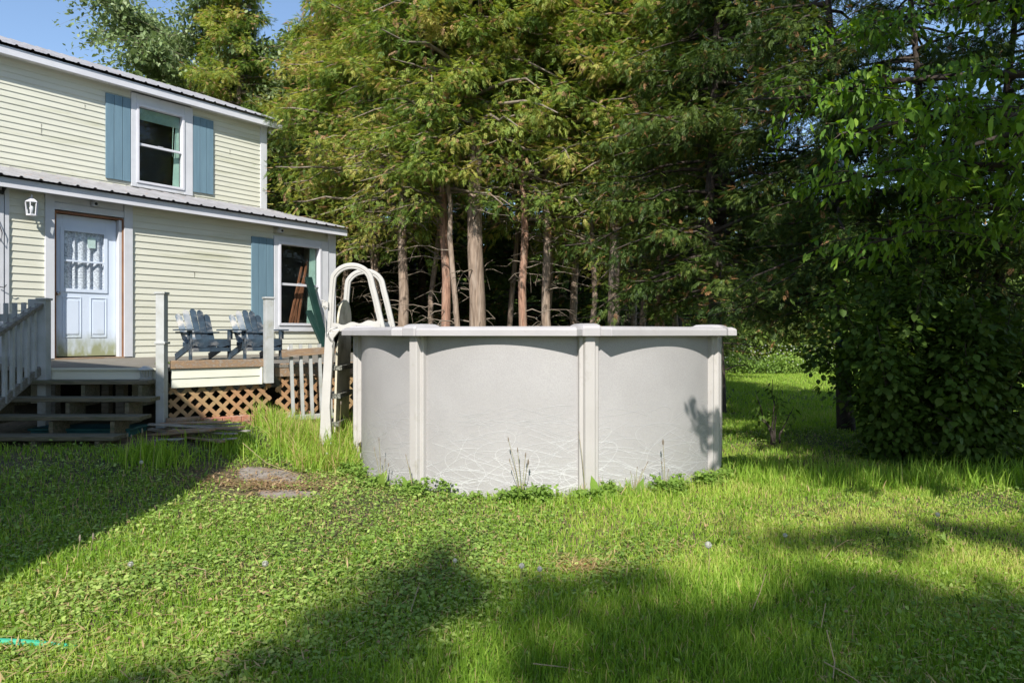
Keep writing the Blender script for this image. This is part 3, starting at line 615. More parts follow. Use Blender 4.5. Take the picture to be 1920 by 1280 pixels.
# small white things
o = empty('white_flower_pot', (-3.93, 7.33, .825)); tag(o, 'small broken white ribbed pot on the top step beside the white post', 'pot')
mb = MB(); mb.lathe([(.065, 0), (.07, .012), (.045, .02), (.045, .03)], seg=14); mb.build('base', M['whiteold'], o)
mb = MB()
for k in range(14):
    t = 2*math.pi*k/14; mb.beam((.05*math.cos(t), .05*math.sin(t), .025), (.058*math.cos(t), .058*math.sin(t), .10), .008, .008)
mb.lathe([(.075, .10), (.08, .108), (.05, .13), (.03, .145)], seg=14); mb.build('body', M['whiteold'], o)
o = empty('white_bird_ornament', (-2.72, 8.30, 1.08)); tag(o, 'small white bird-shaped ornament on the end of the brown board', 'ornament')
mb = MB(); mb.tube([(-.06, 0, .02), (-.02, 0, .015), (.02, 0, .02), (.05, 0, .045)], [.004, .022, .02, .008], 8); mb.tube([(0, 0, .03), (.0, .0, .08)], [.014, .003], 6); mb.build('body', M['white'], o, smooth=True)
o = empty('storage_bin', (-4.35, 6.95, .14)); tag(o, 'dark teal plastic bin lying under the wooden steps', 'bin')
mb = MB(); mb.box(-.5, .5, -.08, .25, 0, .2); mb.box(-.52, .52, -.10, .27, .2, .225); mb.build('box', M['teal'], o, bevel=.01)
# scrap boards
ORD = ['lowest', 'second', 'third', 'fourth', 'fifth', 'sixth', 'seventh', 'eighth', 'ninth', 'tenth', 'eleventh', 'twelfth', 'topmost, thirteenth']
for k in range(13):
    a = random.uniform(-.75, .1) if k % 3 else random.uniform(-.5, 0.5); ln = random.uniform(.45, .95); x = -3.28+random.uniform(-.22, .28); y = 6.86+random.uniform(-.15, .18); z = .24+.014*k
    o = empty('scrap_board', (x, y, z), a); tag(o, 'weathered grey scrap board in the heap by the white post, %s from bottom' % ORD[k], 'board', group='scrap boards heaped by the post')
    mb = MB(); tl = random.uniform(-.06, .1); mb.beam((-ln/2, 0, -tl/2), (ln/2, 0, tl/2), random.uniform(.03, .09), random.uniform(.012, .022)); mb.build('board', M['scrap' if k % 3 else 'deckbrown'], o, bevel=.002)

# ---------------------------------------------------------------- pool
pool = empty('above_ground_pool', (PC[0], PC[1], 0)); tag(pool, 'round above-ground pool with pale grey patterned wall and white top rail', 'pool')
def pol(th, r, z=0):   # th clockwise from the side facing the camera, seen from above to the right
    return Vector((r*math.sin(th), -r*math.cos(th), z))
mb = MB(); n = 192; vs = []; fs = []
for i in range(n):
    t = 2*math.pi*i/n; vs += [pol(t, PR, -.05), pol(t, PR, 1.31)]
for i in range(n): a = 2*i; b = 2*((i+1) % n); fs.append((a, b, b+1, a+1))
mb.add(vs, fs); mb.build('wall', M['poolwall'], pool, smooth=True)
mb = MB(); vs = []; fs = []
for i in range(96):
    t = 2*math.pi*i/96; vs += [pol(t, PR-.03, 0.01), pol(t, PR-.03, 1.31)]
for i in range(96): a = 2*i; b = 2*((i+1) % 96); fs.append((a, b, b+1, a+1))
mb.add(vs, fs); mb.build('liner', M['liner'], pool, smooth=True)
wm = surf('pool_water', (0.02, 0.12, 0.13), rough=0.03, scale=3, bump=0.1); wm.node_tree.nodes['Principled BSDF'].inputs['Specular IOR Level'].default_value = .6
mb = MB(); mb.prism([tuple(pol(2*math.pi*i/64, PR-.035).xy) for i in range(64)], .9, .95); mb.build('water', wm, pool)
TH0 = math.radians(9.5); STEP = math.pi/4
# printed line pattern on the lower wall
lv = []; lf = []; R2 = PR+.0022
def stroke(pts, wd):
    k = len(lv)
    for i, (s, z) in enumerate(pts):
        s0, z0 = pts[max(i-1, 0)]; s1, z1 = pts[min(i+1, len(pts)-1)]; d = math.hypot(s1-s0, z1-z0)+1e-9; nx, nz = -(z1-z0)/d, (s1-s0)/d
        for sg in (-1, 1):
            q = pol((s+nx*wd*sg/2)/PR, R2, z+nz*wd*sg/2); lv.append(tuple(q))
    for i in range(len(pts)-1): a = k+2*i; lf.append((a, a+1, a+3, a+2))
rr = random.Random(11)
for k in range(430):
    s = rr.uniform(-2.9, 3.1); z = -.02+.74*rr.random()**1.25; kind = rr.random(); pts = []
    if kind < .62:      # elongated hook: goes out, turns and comes back
        ln = rr.uniform(.18, .55); hh = rr.uniform(.03, .12)*rr.choice((-1, 1)); sg = rr.choice((-1, 1)); tl = rr.uniform(-.5, .5)
        for i in range(15):
            t = -2.2+4.4*i/14; x = sg*ln*(math.cos(t*.72)-.3); y = hh*math.sin(t*.72)*1.3+tl*x; pts.append((s+x, z+y))
    elif kind < .9:
        ln = rr.uniform(.2, .6); c = rr.uniform(-.12, .12); tl = rr.uniform(-.55, .55)
        for i in range(11): t = i/10-.5; pts.append((s+ln*t, z+tl*ln*t+c*(.25-t*t)))
    else:
        ln = rr.uniform(.1, .3); tl = rr.uniform(.6, 2)*rr.choice((-1, 1))
        for i in range(7): t = i/6-.5; pts.append((s+ln*t*.5, z+tl*ln*t*.5+.02*math.sin(t*5)))
    zt = z; wd = max(.0019, .0054*(1-zt/.9))*rr.uniform(.55, 1.2)
    pts = [(a, max(b, -.03)) for a, b in pts]
    if max(b for a, b in pts) < .78: stroke(pts, wd)
mb = MB(); mb.add(lv, lf); mb.build('printed_lines', M['line'], pool)
# posts
for k in range(8):
    th = TH0+k*STEP; m = Matrix.Rotation(-0, 4, 'Z'); mb = MB()
    prof = [(-.080, 0), (-.080, .040), (-.074, .046), (-.050, .050), (-.043, .078), (-.036, .086), (.036, .086), (.043, .078), (.050, .050), (.074, .046), (.080, .040), (.080, 0)]
    pts = []
    ring = []
    for z in (-.05, 1.31):
        for (a, r) in prof:
            er = pol(th, 1); tg = Vector((math.cos(th), math.sin(th), 0)); q = er*(PR-.006+r)+tg*a; ring.append((q.x, q.y, z))
    n = len(prof); mb.add(ring, [(i, (i+1) % n, n+(i+1) % n, n+i) for i in range(n)]+[tuple(range(n))[::-1], tuple(range(n, 2*n))])
    er = pol(th, 1); tg = Vector((math.cos(th), math.sin(th), 0))
    for a in (-.02, -.01, .0, .01, .02): mb.beam(er*(PR+.0802)+tg*a+Vector((0, 0, 0)), er*(PR+.0802)+tg*a+Vector((0, 0, 1.3)), .003, .002, er)
    mb.build('post', M['post'], pool, bevel=.003)
    mb = MB(); mb.beam(er*(PR+.05)+Vector((0, 0, -.03)), er*(PR+.05)+Vector((0, 0, .045)), .18, .11, er); mb.build('foot', M['rail'], pool, bevel=.006)
    # rail segment from this post to the next, straight outer edge clipped at its ends
    mid = th+STEP/2; em = pol(mid, 1); tm = Vector((math.cos(mid), math.sin(mid), 0)); a0 = 22.5
    def rp(ang, r): q = pol(mid+math.radians(ang), r); return (q.dot(tm), q.dot(em))
    OUT = 1.935; ends = OUT*math.tan(math.radians(18.6))
    bot = [(-ends, OUT), (ends, OUT), rp(20.6, 1.965), rp(22.2, 1.955), rp(22.2, 1.74), rp(-22.2, 1.74), rp(-22.2, 1.955), rp(-20.6, 1.965)]
    def ring2(z, ins): 
        out = []
        for i, (a, r) in enumerate(bot):
            rr_ = math.hypot(a, r); f = 1-ins/rr_ if i not in (4, 5) else 1+ins/rr_; out.append(tm*(a*(f if i < 2 else f))+em*(r*f)+Vector((0, 0, z)))
        return out
    rings = [ring2(1.300, .0), ring2(1.350, .0), ring2(1.362, .010), ring2(1.376, .045)]; n = 8; vs = [p for r_ in rings for p in r_]
    fs = [(j*n+i, j*n+(i+1) % n, (j+1)*n+(i+1) % n, (j+1)*n+i) for j in range(3) for i in range(n)]+[tuple(range(n))[::-1], tuple(range(3*n, 4*n))]
    mb = MB(); mb.add(vs, fs); mb.build('top_rail', M['rail'], pool, bevel=.004)
    # cap over the joint
    mb = MB(); pl = [(-.115, 1.71), (-.10, 1.90), (-.075, 1.975), (-.06, 1.985), (.06, 1.985), (.075, 1.975), (.10, 1.90), (.115, 1.71)]
    def r3(z, s, ds): return [tg*(a*s)+er*(1.85+(r-1.85)*s-ds)+Vector((0, 0, z)) for a, r in pl]
    rings = [r3(1.300, 1.0, 0), r3(1.362, 1.0, 0), r3(1.382, .93, .004), r3(1.396, .72, .012), r3(1.400, .4, .015)]; n = 8; vs = [p for r_ in rings for p in r_]
    fs = [(j*n+i, j*n+(i+1) % n, (j+1)*n+(i+1) % n, (j+1)*n+i) for j in range(4) for i in range(n)]+[tuple(range(n))[::-1], tuple(range(4*n, 5*n))]
    mb.add(vs, fs); mb.build('rail_cap', M['rail'], pool, bevel=.003)
    mb = MB(); q = er*1.9; mb.beam(q-tg*.05+Vector((0, 0, 1.3985)), q+tg*.05+Vector((0, 0, 1.3985)), .006, .004); mb.build('cap_slot', M['black'], pool)

# ladder straddling the left rail
LX = -1.66
lad = empty('pool_ladder', (LX, 7.3, 0)); tag(lad, 'white a-frame pool ladder with two hooped handrails on the left rim', 'ladder')
def hoop_path():
    pts = [(-.27, .12), (-.225, .8), (-.205, 1.3), (-.192, 1.60), (-.184, 1.74)]
    for i in range(1, 12):
        t = math.pi-(math.pi)*i/12; pts.append((.02+.197*math.cos(t), 1.84+.172*math.sin(t)))
    pts += [(.232, 1.79), (.262, 1.675), (.303, 1.50), (.330, 1.38), (.38, 1.1), (.5, .3)]
    return pts
prof = [(-.014, -.031), (.014, -.031), (.022, -.023), (.022, .006), (.012, .010), (.012, .015), (.020, .019), (.016, .031), (-.016, .031), (-.020, .019), (-.012, .015), (-.012, .010), (-.022, .006), (-.022, -.023)]
def smoothpath(p, n=6):
    out = []
    for i in range(len(p)-1):
        a = p[max(i-1, 0)]; b = p[i]; c = p[i+1]; d = p[min(i+2, len(p)-1)]
        for k in range(n):
            t = k/n; out.append(tuple(.5*((2*b[j])+(-a[j]+c[j])*t+(2*a[j]-5*b[j]+4*c[j]-d[j])*t*t+(-a[j]+3*b[j]-3*c[j]+d[j])*t**3) for j in range(2)))
    out.append(p[-1]); return out
HP = smoothpath(hoop_path(), 4)
for dy in (-.30, .32):
    mb = MB(); mb.sweep([(x, dy, z) for x, z in HP], prof, (0, 1, 0)); mb.build('side_frame', M['ladder'], lad, smooth=False, bevel=.003)
    mb = MB(); n = 20; vs = []; fs = []
    for i in range(n+1):
        t = i/n; x = -.19+.505*t; zt = 1.405+.012*math.sin(t*3*2*math.pi)+.05*t+.02*(abs(2*t-1))**6; zb = 1.335+.06*t-.03*(2*t-1)**6
        vs += [(x, dy-.018, zb), (x, dy-.018, zt), (x, dy+.018, zb), (x, dy+.018, zt)]
    for i in range(n): a = 4*i; fs += [(a, a+4, a+5, a+1), (a+2, a+3, a+7, a+6), (a, a+2, a+6, a+4), (a+1, a+5, a+7, a+3)]
    fs += [(0, 1, 3, 2), (4*n, 4*n+2, 4*n+3, 4*n+1)]; mb.add(vs, fs); mb.build('side_bracket', M['ladder'], lad)
    mb = MB(); mb.prism([(.05, -.36), (.05, -.24), (.7, -.275), (1.25, -.245), (1.36, -.16), (1.36, -.24), (.9, -.30)][::1], 0, .05, Matrix(((0, 1, 0, .065), (0, 0, 1, dy-.025), (1, 0, 0, 0), (0, 0, 0, 1)))); mb.beam((-.275, dy, .05), (-.205, dy, 1.33), .052, .088, (1, 0, 0)); mb.build('leg', M['ladder'], lad, bevel=.006)
for z in (.41, .70, .99):
    x = -.26+.05*z; mb = MB(); mb.box(x-.03, x+.12, -.27, .31, z-.05, z); mb.build('step', M['step'], lad, bevel=.004)
    mb = MB(); mb.box(x-.034, x-.031, -.27, .31, z-.004, z+.004); mb.box(x-.034, x-.031, -.27, .31, z-.05, z-.043); mb.build('step_edge', M['ladder'], lad)
mb = MB(); pl = []   # barrier panel with rounded top between the outer legs
for y in (-.24, .26): pass
top = [(.02+.285*math.cos(t), 1.42+.26*math.sin(t)) for t in np.linspace(0, math.pi, 14)]
ring = [(.305, .30)]+top+[(-.265, .30)]
vs = []; n = len(ring)
for dx in (0, .02):
    for (y, z) in ring: vs.append((-.19+.05*z*.6+dx, y, z))
mb.add(vs, [tuple(range(n)), tuple(range(n, 2*n))[::-1]]+[(i, (i+1) % n, n+(i+1) % n, n+i) for i in range(n)])
for (a, b) in (((-.2, 1.15), (.18, 1.62)), ((.2, 1.15), (-.18, 1.62)), ((-.2, .5), (.2, 1.05)), ((.2, .5), (-.2, 1.05))): mb.beam((-.195+.03*a[1]-.006, a[0], a[1]), (-.195+.03*b[1]-.006, b[0], b[1]), .018, .012, (1, 0, 0))
mb.build('barrier_panel', M['ladderpanel'], lad)
mb = MB(); mb.tube([(-.235, -.34, 1.64), (-.25, -.36, 1.60), (-.235, -.34, 1.57)], .015, 8); mb.box(-.27, -.21, -.36, -.33, 1.585, 1.64); mb.tube([(-.25, -.345, 1.58), (-.235, -.345, 1.3)], .004, 6); mb.tube([(-.28, -.35, 1.66), (-.24, -.36, 1.645)], .006, 6); mb.build('latch', M['ladder'], lad)
mb = MB(); mb.tube([(-.10, -.42, 1.385), (-.17, -.46, 1.36), (-.185, -.46, 1.30), (-.16, -.44, 1.25), (-.14, -.40, 1.23), (-.145, -.40, 1.10)], .011, 8); 
o = mb.build('safety_strap', M['ladder'], lad, smooth=True)
# solar garden light beside the pool
o = empty('garden_light', (-1.485, 6.78, 0.06)); tag(o, 'small black solar light in the grass at the left foot of the pool', 'garden light')
mb = MB(); mb.lathe([(.035, .14), (.04, .15), (.04, .17), (.02, .185)], seg=12); mb.tube([(0, 0, -.05), (0, 0, .1)], .008, 6); mb.build('cap', M['black'], o); mb = MB(); mb.lathe([(.028, .08), (.032, .139)], seg=12); mb.build('shade', M['steel'], o)

# ---------------------------------------------------------------- slabs, hose, ornaments
for (x, y, sx, sy, lab) in ((-2.20, 6.22, .36, .27, 'flat grey concrete slab farther back in the grass'), (-1.84, 5.62, .30, .15, 'flat grey concrete slab nearer the camera, half overgrown')):
    pts = []
    for i in range(18):
        t = 2*math.pi*i/18; r = 1+.10*math.sin(3*t+sx*9)+.05*math.sin(5*t); c, s_ = math.cos(t), math.sin(t); q = (abs(c)**.6*math.copysign(1, c), abs(s_)**.6*math.copysign(1, s_)); pts.append((x+sx*.8*r*q[0]-.1*q[1], y+sy*.8*r*q[1]))
    mb = MB(); n = len(pts); g_ = lambda p, d: (p[0], p[1], float(gz(p[0], p[1]))+d); mb.add([g_(p, .012) for p in pts]+[g_(p, -.05) for p in pts]+[g_((x, y), .017)], [(i, (i+1) % n, 2*n) for i in range(n)]+[(i, n+i, n+(i+1) % n, (i+1) % n) for i in range(n)]); o = mb.build('stepping_slab', M['stone'], None); tag(o, lab, 'slab', group='concrete stepping slabs')
hp = []
for i in range(16):
    t = i/15; x = -2.42+.85*t; y = 2.80+.05*math.sin(3*t)-.03*t; hp.append((x, y, float(gz(x, y))+.060-.085*t))
mb = MB(); mb.tube(hp, .013, 10); o = mb.build('garden_hose', M['hose'], smooth=True); tag(o, 'bright green garden hose half hidden in the grass at lower left', 'hose')

# ---------------------------------------------------------------- foliage templates
def rhomb(w=.25):  # unit leaflet along x, one quad
    return np.array([[0, 0, 0], [.45, -w/2, .0], [1, 0, 0], [.45, w/2, .0]], float), np.array([[0, 1, 2, 3]])
def leaf_t(w=.45, fold=.12, droop=.25):   # pointed leaf with a folded midrib
    xs = [0, .3, .7, 1]; ws = [.04, w/2, w*.38, 0.0]; v = []
    for x, ww in zip(xs, ws): z = -droop*x*x; v += [[x, -ww, z+fold*ww], [x, 0, z], [x, ww, z+fold*ww]]
    f = []
    for i in range(3): a = 3*i; f += [[a, a+3, a+4, a+1], [a+1, a+4, a+5, a+2]]
    return np.array(v, float), np.array(f)
def spray_t(seed, n=17, L_=1.0):
    """flat drooping conifer spray made of slender leaflets, along x, unit length"""
    r = np.random.default_rng(seed); V = []; F = []; rv, rf = rhomb(.26); k = 0
    for i in range(n):
        t = (i+.5)/n; side = -1 if i % 2 else 1; ang = side*math.radians(r.uniform(28, 58)); ln = (.40-.18*t)*r.uniform(.8, 1.25)
        if i == n-1: ang = 0; ln = .3
        c, s = math.cos(ang), math.sin(ang); base = np.array([t*.85, .12*math.sin(3*t+seed), -.12*t*t])
        tw = r.uniform(-.6, .6)
        for q in rv:
            p = np.array([q[0]*ln, q[1]*ln*1.0*math.cos(tw), q[1]*ln*math.sin(tw)-.25*q[0]*ln]); V.append(base+[c*p[0]-s*p[1], s*p[0]+c*p[1], p[2]])
        F.append([k, k+1, k+2, k+3]); k += 4
    return np.array(V), np.array(F)
def rand_unit(n, r): v = r.normal(size=(n, 3)); return v/np.linalg.norm(v, axis=1, keepdims=True)
def merge(parts):
    V = []; F = []; Rn = []; k = 0
    for v, f, rn in parts: V.append(v); F.append(f+k); Rn.append(rn); k += len(v)
    return np.concatenate(V), np.concatenate(F), np.concatenate(Rn)
SPR = [spray_t(s) for s in range(4)]

def tree_root(name, loc, label, cat, group=None, rz=0):
    o = empty(name, loc, rz); tag(o, label, cat, group); return o
def cedar(seed, H, z0, Rm, nlimb, nclust, tr, lean=(0, 0), bark='bark', leaf='cedarleaf', bias=0.0, lsize=.155, zlow=None, bare=10):
    """trunk, bare limbs and crown of a white cedar; returns root at origin"""
    r = np.random.default_rng(seed); root = tree_root('cedar_tree', (0, 0, 0), 'x', 'tree')
    zs = np.linspace(-.1, H, 16); wob = np.cumsum(r.normal(0, .05, (16, 2)), 0); wob -= wob[0]
    P = np.stack([lean[0]*(zs/H)*H+wob[:, 0], lean[1]*zs+wob[:, 1], zs], 1)
    rad = tr*(1-.93*(zs/H).clip(0, 1))**.85+.012; rad[0] *= 1.35; rad[1] *= 1.08
    mb = MB(); mb.tube([tuple(p) for p in P], list(rad), 10); mb.build('trunk', M[bark], root, smooth=True)
    def tp(z): return np.array([np.interp(z, zs, P[:, 0]), np.interp(z, zs, P[:, 1]), z])
    lb = MB(); cp = []; cd = []; cw = []
    for i in range(nlimb):
        z = z0+(H-.3-z0)*(i+.5)/nlimb; t = (z-z0)/(H-z0); ln = Rm*(.35+.65*math.sin(math.pi*min(1, (.18+.78*t)))**.8)*(1-.55*t)*1.25*r.uniform(.65, 1.2)
        az = r.uniform(0, 2*math.pi); d = np.array([math.cos(az), math.sin(az)]); pts = []
        up = r.uniform(-.12, .35); b = tp(z)
        for k in range(6):
            s = k/5; pts.append(b+np.array([d[0]*ln*s, d[1]*ln*s, ln*(up*s-.38*s*s+.12*s**3)])+r.normal(0, .03*ln*s, 3))
        pts = np.array(pts); lb.tube([tuple(p) for p in pts], [.028*(1-.8*k/5)*(.5+ln/Rm) for k in range(6)], 5, cap=False)
        m = int(nclust/nlimb*(.4+ln/Rm)*(1 if zlow is None else .22+.95*min(1, max(0, (z-zlow)/2.2))))
        s = r.uniform(.22, 1.08, m)**.8; idx = np.clip(s*5, 0, 4.999); i0 = idx.astype(int); fr = (idx-i0)[:, None]
        p = pts[i0]*(1-fr)+pts[i0+1]*fr
        off = rand_unit(m, r)*r.uniform(.05, .38, m)[:, None]*(.4+.6*ln/Rm); off[:, 2] = off[:, 2]*.7-.10
        p = p+off; dd = np.stack([np.full(m, d[0]), np.full(m, d[1]), np.zeros(m)], 1)*.4+off/(np.linalg.norm(off, axis=1, keepdims=True)+1e-6)*.9+rand_unit(m, r)*.6; dd[:, 2] += .05-.3*(r.random(m) < .3)
        cp.append(p); cd.append(dd); cw.append(np.full(m, r.normal(0, .15)))
    for i in range(bare):   # dead bare branches on the lower trunk
        z = r.uniform(.8, z0+1.2) if z0 > 1.5 else r.uniform(.5, 3); az = r.uniform(0, 6.28); ln = r.uniform(.4, 1.5); b = tp(z); pts = [b]
        for k in range(1, 6): s = k/5; pts.append(b+np.array([math.cos(az+s*.5)*ln*s, math.sin(az+s*.5)*ln*s, ln*(.3*s-.35*s*s)])+r.normal(0, .04, 3))
        lb.tube([tuple(p) for p in pts], [.016*(1-.8*k/5) for k in range(6)], 4, cap=False)
        for q in range(3):
            k0 = r.integers(2, 5); e = rand_unit(1, r)[0]*.35; lb.tube([tuple(pts[k0]), tuple(pts[k0]+e*.5+[0, 0, .02]), tuple(pts[k0]+e+[0, 0, -.04])], [.007, .005, .002], 4, cap=False)
    lb.build('limbs', M['twig' if leaf == 'cedarleaf' else 'darkbark'], root, smooth=True)
    cp = np.concatenate(cp); cd = np.concatenate(cd); cw = np.concatenate(cw); n = len(cp)
    up = np.tile([0, 0, 1.], (n, 1))+rand_unit(n, r)*.45; Rm_ = frames(cd, up); rn = np.clip(.46+bias+cw+r.normal(0, .17, n), 0, .89); dead = r.random(n) < .075; rn[dead] = r.uniform(.92, 1, dead.sum())
    sc = r.uniform(.6, 1.25, n)*lsize; parts = []; pick = r.integers(0, 4, n)
    for q in range(4):
        mk = pick == q; v, f, rr_ = scatter(SPR[q][0], SPR[q][1], cp[mk], Rm_[mk], sc[mk][:, None], rn[mk]); parts.append((v, f, rr_))
    V, F, R_ = merge(parts); R_ = np.where(R_ < .9, np.clip(R_+np.repeat(r.normal(0, .05, len(V)//4), 4), 0, .89), R_)
    fast_mesh('crown', V, F, R_, M[leaf], root)
    return root
def broad(seed, name, H, trunk_r, limbs, leaf, lsize, nleaf, spread, bark='darkbark', lw=.45, hang=.4, tmpl=None, twigs=True):
    """broadleaf tree: trunk, forking limbs (list of (base z, azimuth, length, rise)) and leaves along twigs"""
    r = np.random.default_rng(seed); root = tree_root(name, (0, 0, 0), 'x', 'tree')
    mb = MB(); zs = np.linspace(-.1, H, 9); wob = np.cumsum(r.normal(0, .05, (9, 2)), 0); wob -= wob[0]
    P = np.stack([wob[:, 0], wob[:, 1], zs], 1); mb.tube([tuple(p) for p in P], [trunk_r*(1-.85*z/H)+.01 for z in zs], 9); mb.build('trunk', M[bark], root, smooth=True)
    lb = MB(); cp = []; cd = []; per = nleaf//max(1, len(limbs))
    for (bz, az, ln, rise) in limbs:
        b = np.array([np.interp(bz, zs, P[:, 0]), np.interp(bz, zs, P[:, 1]), bz]); pts = []
        for k in range(7): s = k/6; pts.append(b+np.array([math.cos(az+.3*s)*ln*s, math.sin(az+.3*s)*ln*s, ln*(rise*s-.25*s*s)])+r.normal(0, .05*s*ln*.4, 3))
        pts = np.array(pts); lb.tube([tuple(p) for p in pts], [.045*ln/3*(1-.85*k/6) for k in range(7)], 5, cap=False)
        m = per; nt_ = max(6, m//38)
        for q in range(nt_):
            s = r.uniform(.25, 1.0)*5.999; i0 = int(s); p0 = pts[i0]*(1-(s-i0))+pts[min(i0+1, 6)]*(s-i0)
            d = rand_unit(1, r)[0]; d[2] = abs(d[2])*.5-.1; tl = r.uniform(.3, 1.0)*spread; tp_ = [p0+d*tl*t+np.array([0, 0, -.35*tl*t*t]) for t in (0, .35, .7, 1)]
            if twigs: lb.tube([tuple(x) for x in tp_], [.010, .007, .004, .002], 4, cap=False)
            tp_ = np.array(tp_); cnt = m//nt_; s2_ = r.uniform(.15, 1, cnt)*2.999; j = s2_.astype(int); fr = (s2_-j)[:, None]
            pp = tp_[j]*(1-fr)+tp_[np.minimum(j+1, 3)]*fr+rand_unit(cnt, r)*.10*spread
            dd = rand_unit(cnt, r)*.8+d*.5; dd[:, 2] -= hang; cp.append(pp); cd.append(dd)
    lb.build('limbs', M[bark], root, smooth=True)
    cp = np.concatenate(cp); cd = np.concatenate(cd); n = len(cp); up = np.tile([0, 0, 1.], (n, 1))+rand_unit(n, r)*.5
    t = tmpl or leaf_t(lw); v, f, rn = scatter(t[0], t[1], cp, frames(cd, up), (r.uniform(.6, 1.2, n)*lsize)[:, None], np.clip(r.normal(.5, .22, n), 0, 1))
    fast_mesh('crown', v, f, rn, M[leaf], root); return root

# ---------------------------------------------------------------- cedar row behind the pool
#E1
protoA = cedar(21, 13.0, 4.3, 1.75, 150, 32000, .14, bark='bark', bias=.06, zlow=6.4, bare=12)
protoB = cedar(22, 13.5, 4.0, 1.75, 150, 32000, .10, lean=(-.045, 0), bark='barkred', bias=.0, zlow=6.0, bare=13)
protoC = cedar(23, 12.5, 3.2, 1.8, 145, 30000, .09, lean=(.045, 0.01), bark='bark', bias=.12, zlow=4.6, bare=13)
protoF = cedar(27, 10.5, 4.6, 1.3, 60, 9000, .055, lean=(.10, -.02), bark='bark', bias=0, bare=6)
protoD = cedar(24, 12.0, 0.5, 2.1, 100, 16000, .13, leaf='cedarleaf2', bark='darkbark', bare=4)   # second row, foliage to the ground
spots = [ # proto, px at rail height, depth, rot, scale, label
 ('C', 632, 17.3, 0.4, 1.0, 'leftmost cedar whose crown spreads over the house roof corner'),
 ('A', 455, 21.5, 2.6, 1.0, 'tall cedar rising behind the two-storey house, left of the row'),
 ('C', 697, 15.6, 2.1, 1.0, 'slim grey-trunked cedar right of the house corner'),
 ('A', 762, 15.0, 1.2, .85, 'cedar with mottled trunk seen through the second ladder hoop'),
 ('B', 843, 14.2, 0.0, .95, 'reddish-trunked cedar leaning left, beside the thickest trunk'),
 ('A', 905, 14.0, 0.0, 1.2, 'thickest pale-trunked cedar behind the middle of the pool rail'),
 ('B', 973, 14.6, 2.9, .9, 'straight slim cedar just right of the thickest trunk'),
 ('C', 1043, 14.9, 4.4, 1.05, 'dark-trunked cedar left of the middle rail cap'),
 ('A', 1078, 16.1, 5.0, .7, 'thin crooked cedar close to the middle rail cap'),
 ('A', 1142, 14.2, 3.6, .9, 'cedar with forked base just right of the middle rail cap'),
 ('F', 725, 16.2, 2.8, 1.0, 'slender leaning cedar stem between the grey trunk and the ladder hoops'),
 ('F', 880, 13.6, 3.4, .95, 'thin leaning stem crossing behind the thickest trunk'),
 ('F', 935, 16.5, 0.3, 1.1, 'thin crooked stem right of the thickest trunk'),
 ('F', 1008, 15.8, 6.0, 1.05, 'thin stem leaning right, half way to the middle rail cap'),
 ('F', 1168, 16.4, 0.5, 1.1, 'mossy thin stem leaning right past the middle rail cap'),
 ('F', 1218, 14.4, 5.9, 1.0, 'thin pale stem leaning over the right half of the rail'),
 ('C', 1192, 15.2, 0.2, .8, 'thin cedar leaning right behind the right half of the rail'),
 ('B', 1245, 13.6, 4.4, .95, 'dark cedar with low crooked limbs above the right rail'),
]
protos = {'A': protoA, 'B': protoB, 'C': protoC, 'D': protoD, 'F': protoF}; used = set()
def place(pk, X, Y, rz, sc, label, group):
    p = protos[pk]
    if pk in used: o = copy_thing(p, (X, Y, 0), rz, sc, label)
    else:
        used.add(pk); o = p; o.location = (X, Y, 0); o.rotation_euler = (0, 0, rz); s = sc if hasattr(sc, '__len__') else (sc, sc, sc); o.scale = s; o['label'] = label
    o['group'] = group; return o
for pk, px, Y, rz, sc, lab in spots: place(pk, (px-960)/1280*Y, Y, rz, sc, lab, 'cedars in the row behind the pool')
for i, (px, Y, rz, lab) in enumerate(((790, 15.2, 1.1, 'thin bare-stemmed cedar between the mottled trunk and the reddish one'), (1105, 15.6, 5.2, 'thin crooked cedar stem just left of the forked cedar'), (1290, 14.0, 3.0, 'thin dark cedar stem above the right end of the rail'))): place('F', (px-960)/1280*Y, Y, rz, 1.05, lab, 'cedars in the row behind the pool')
#E2

row2 = [(600, 19.5, 1.0), (700, 20.5, 2.0), (790, 19.2, 3.1), (880, 20.6, .3), (985, 19.4, 4.0), (1080, 20.8, 5.1), (1175, 19.3, 2.4), (1265, 20.4, 1.6)]
words = ['first', 'second', 'third', 'fourth', 'fifth', 'sixth', 'seventh', 'eighth']
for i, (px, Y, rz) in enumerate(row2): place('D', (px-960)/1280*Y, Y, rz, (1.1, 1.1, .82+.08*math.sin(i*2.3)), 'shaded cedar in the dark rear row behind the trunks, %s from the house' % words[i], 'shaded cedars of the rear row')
# right-hand cedars, in shade, closer to the camera
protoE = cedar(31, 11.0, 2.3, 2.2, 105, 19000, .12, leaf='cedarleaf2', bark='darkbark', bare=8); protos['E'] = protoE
right = [(1330, 12.4, .3, .95, 'cedar right of the pool whose low limbs droop over the rail end'),
 (1345, 11.4, 1.9, .85, 'cedar hanging over the gap with the lit lawn'),
 (1588, 9.2, 3.3, .72, 'dark cedar with twin black trunks above the leafy shrub'),
 (1715, 8.6, 4.9, (.62, .62, .60), 'dark cedar behind the top of the leafy shrub'),
 (1870, 8.4, .9, (.62, .62, .58), 'dark cedar at the right edge behind the overhanging branches')]
for px, Y, rz, sc, lab in right: place('E', (px-960)/1280*Y, Y, rz, sc, lab, 'shaded cedars on the right')

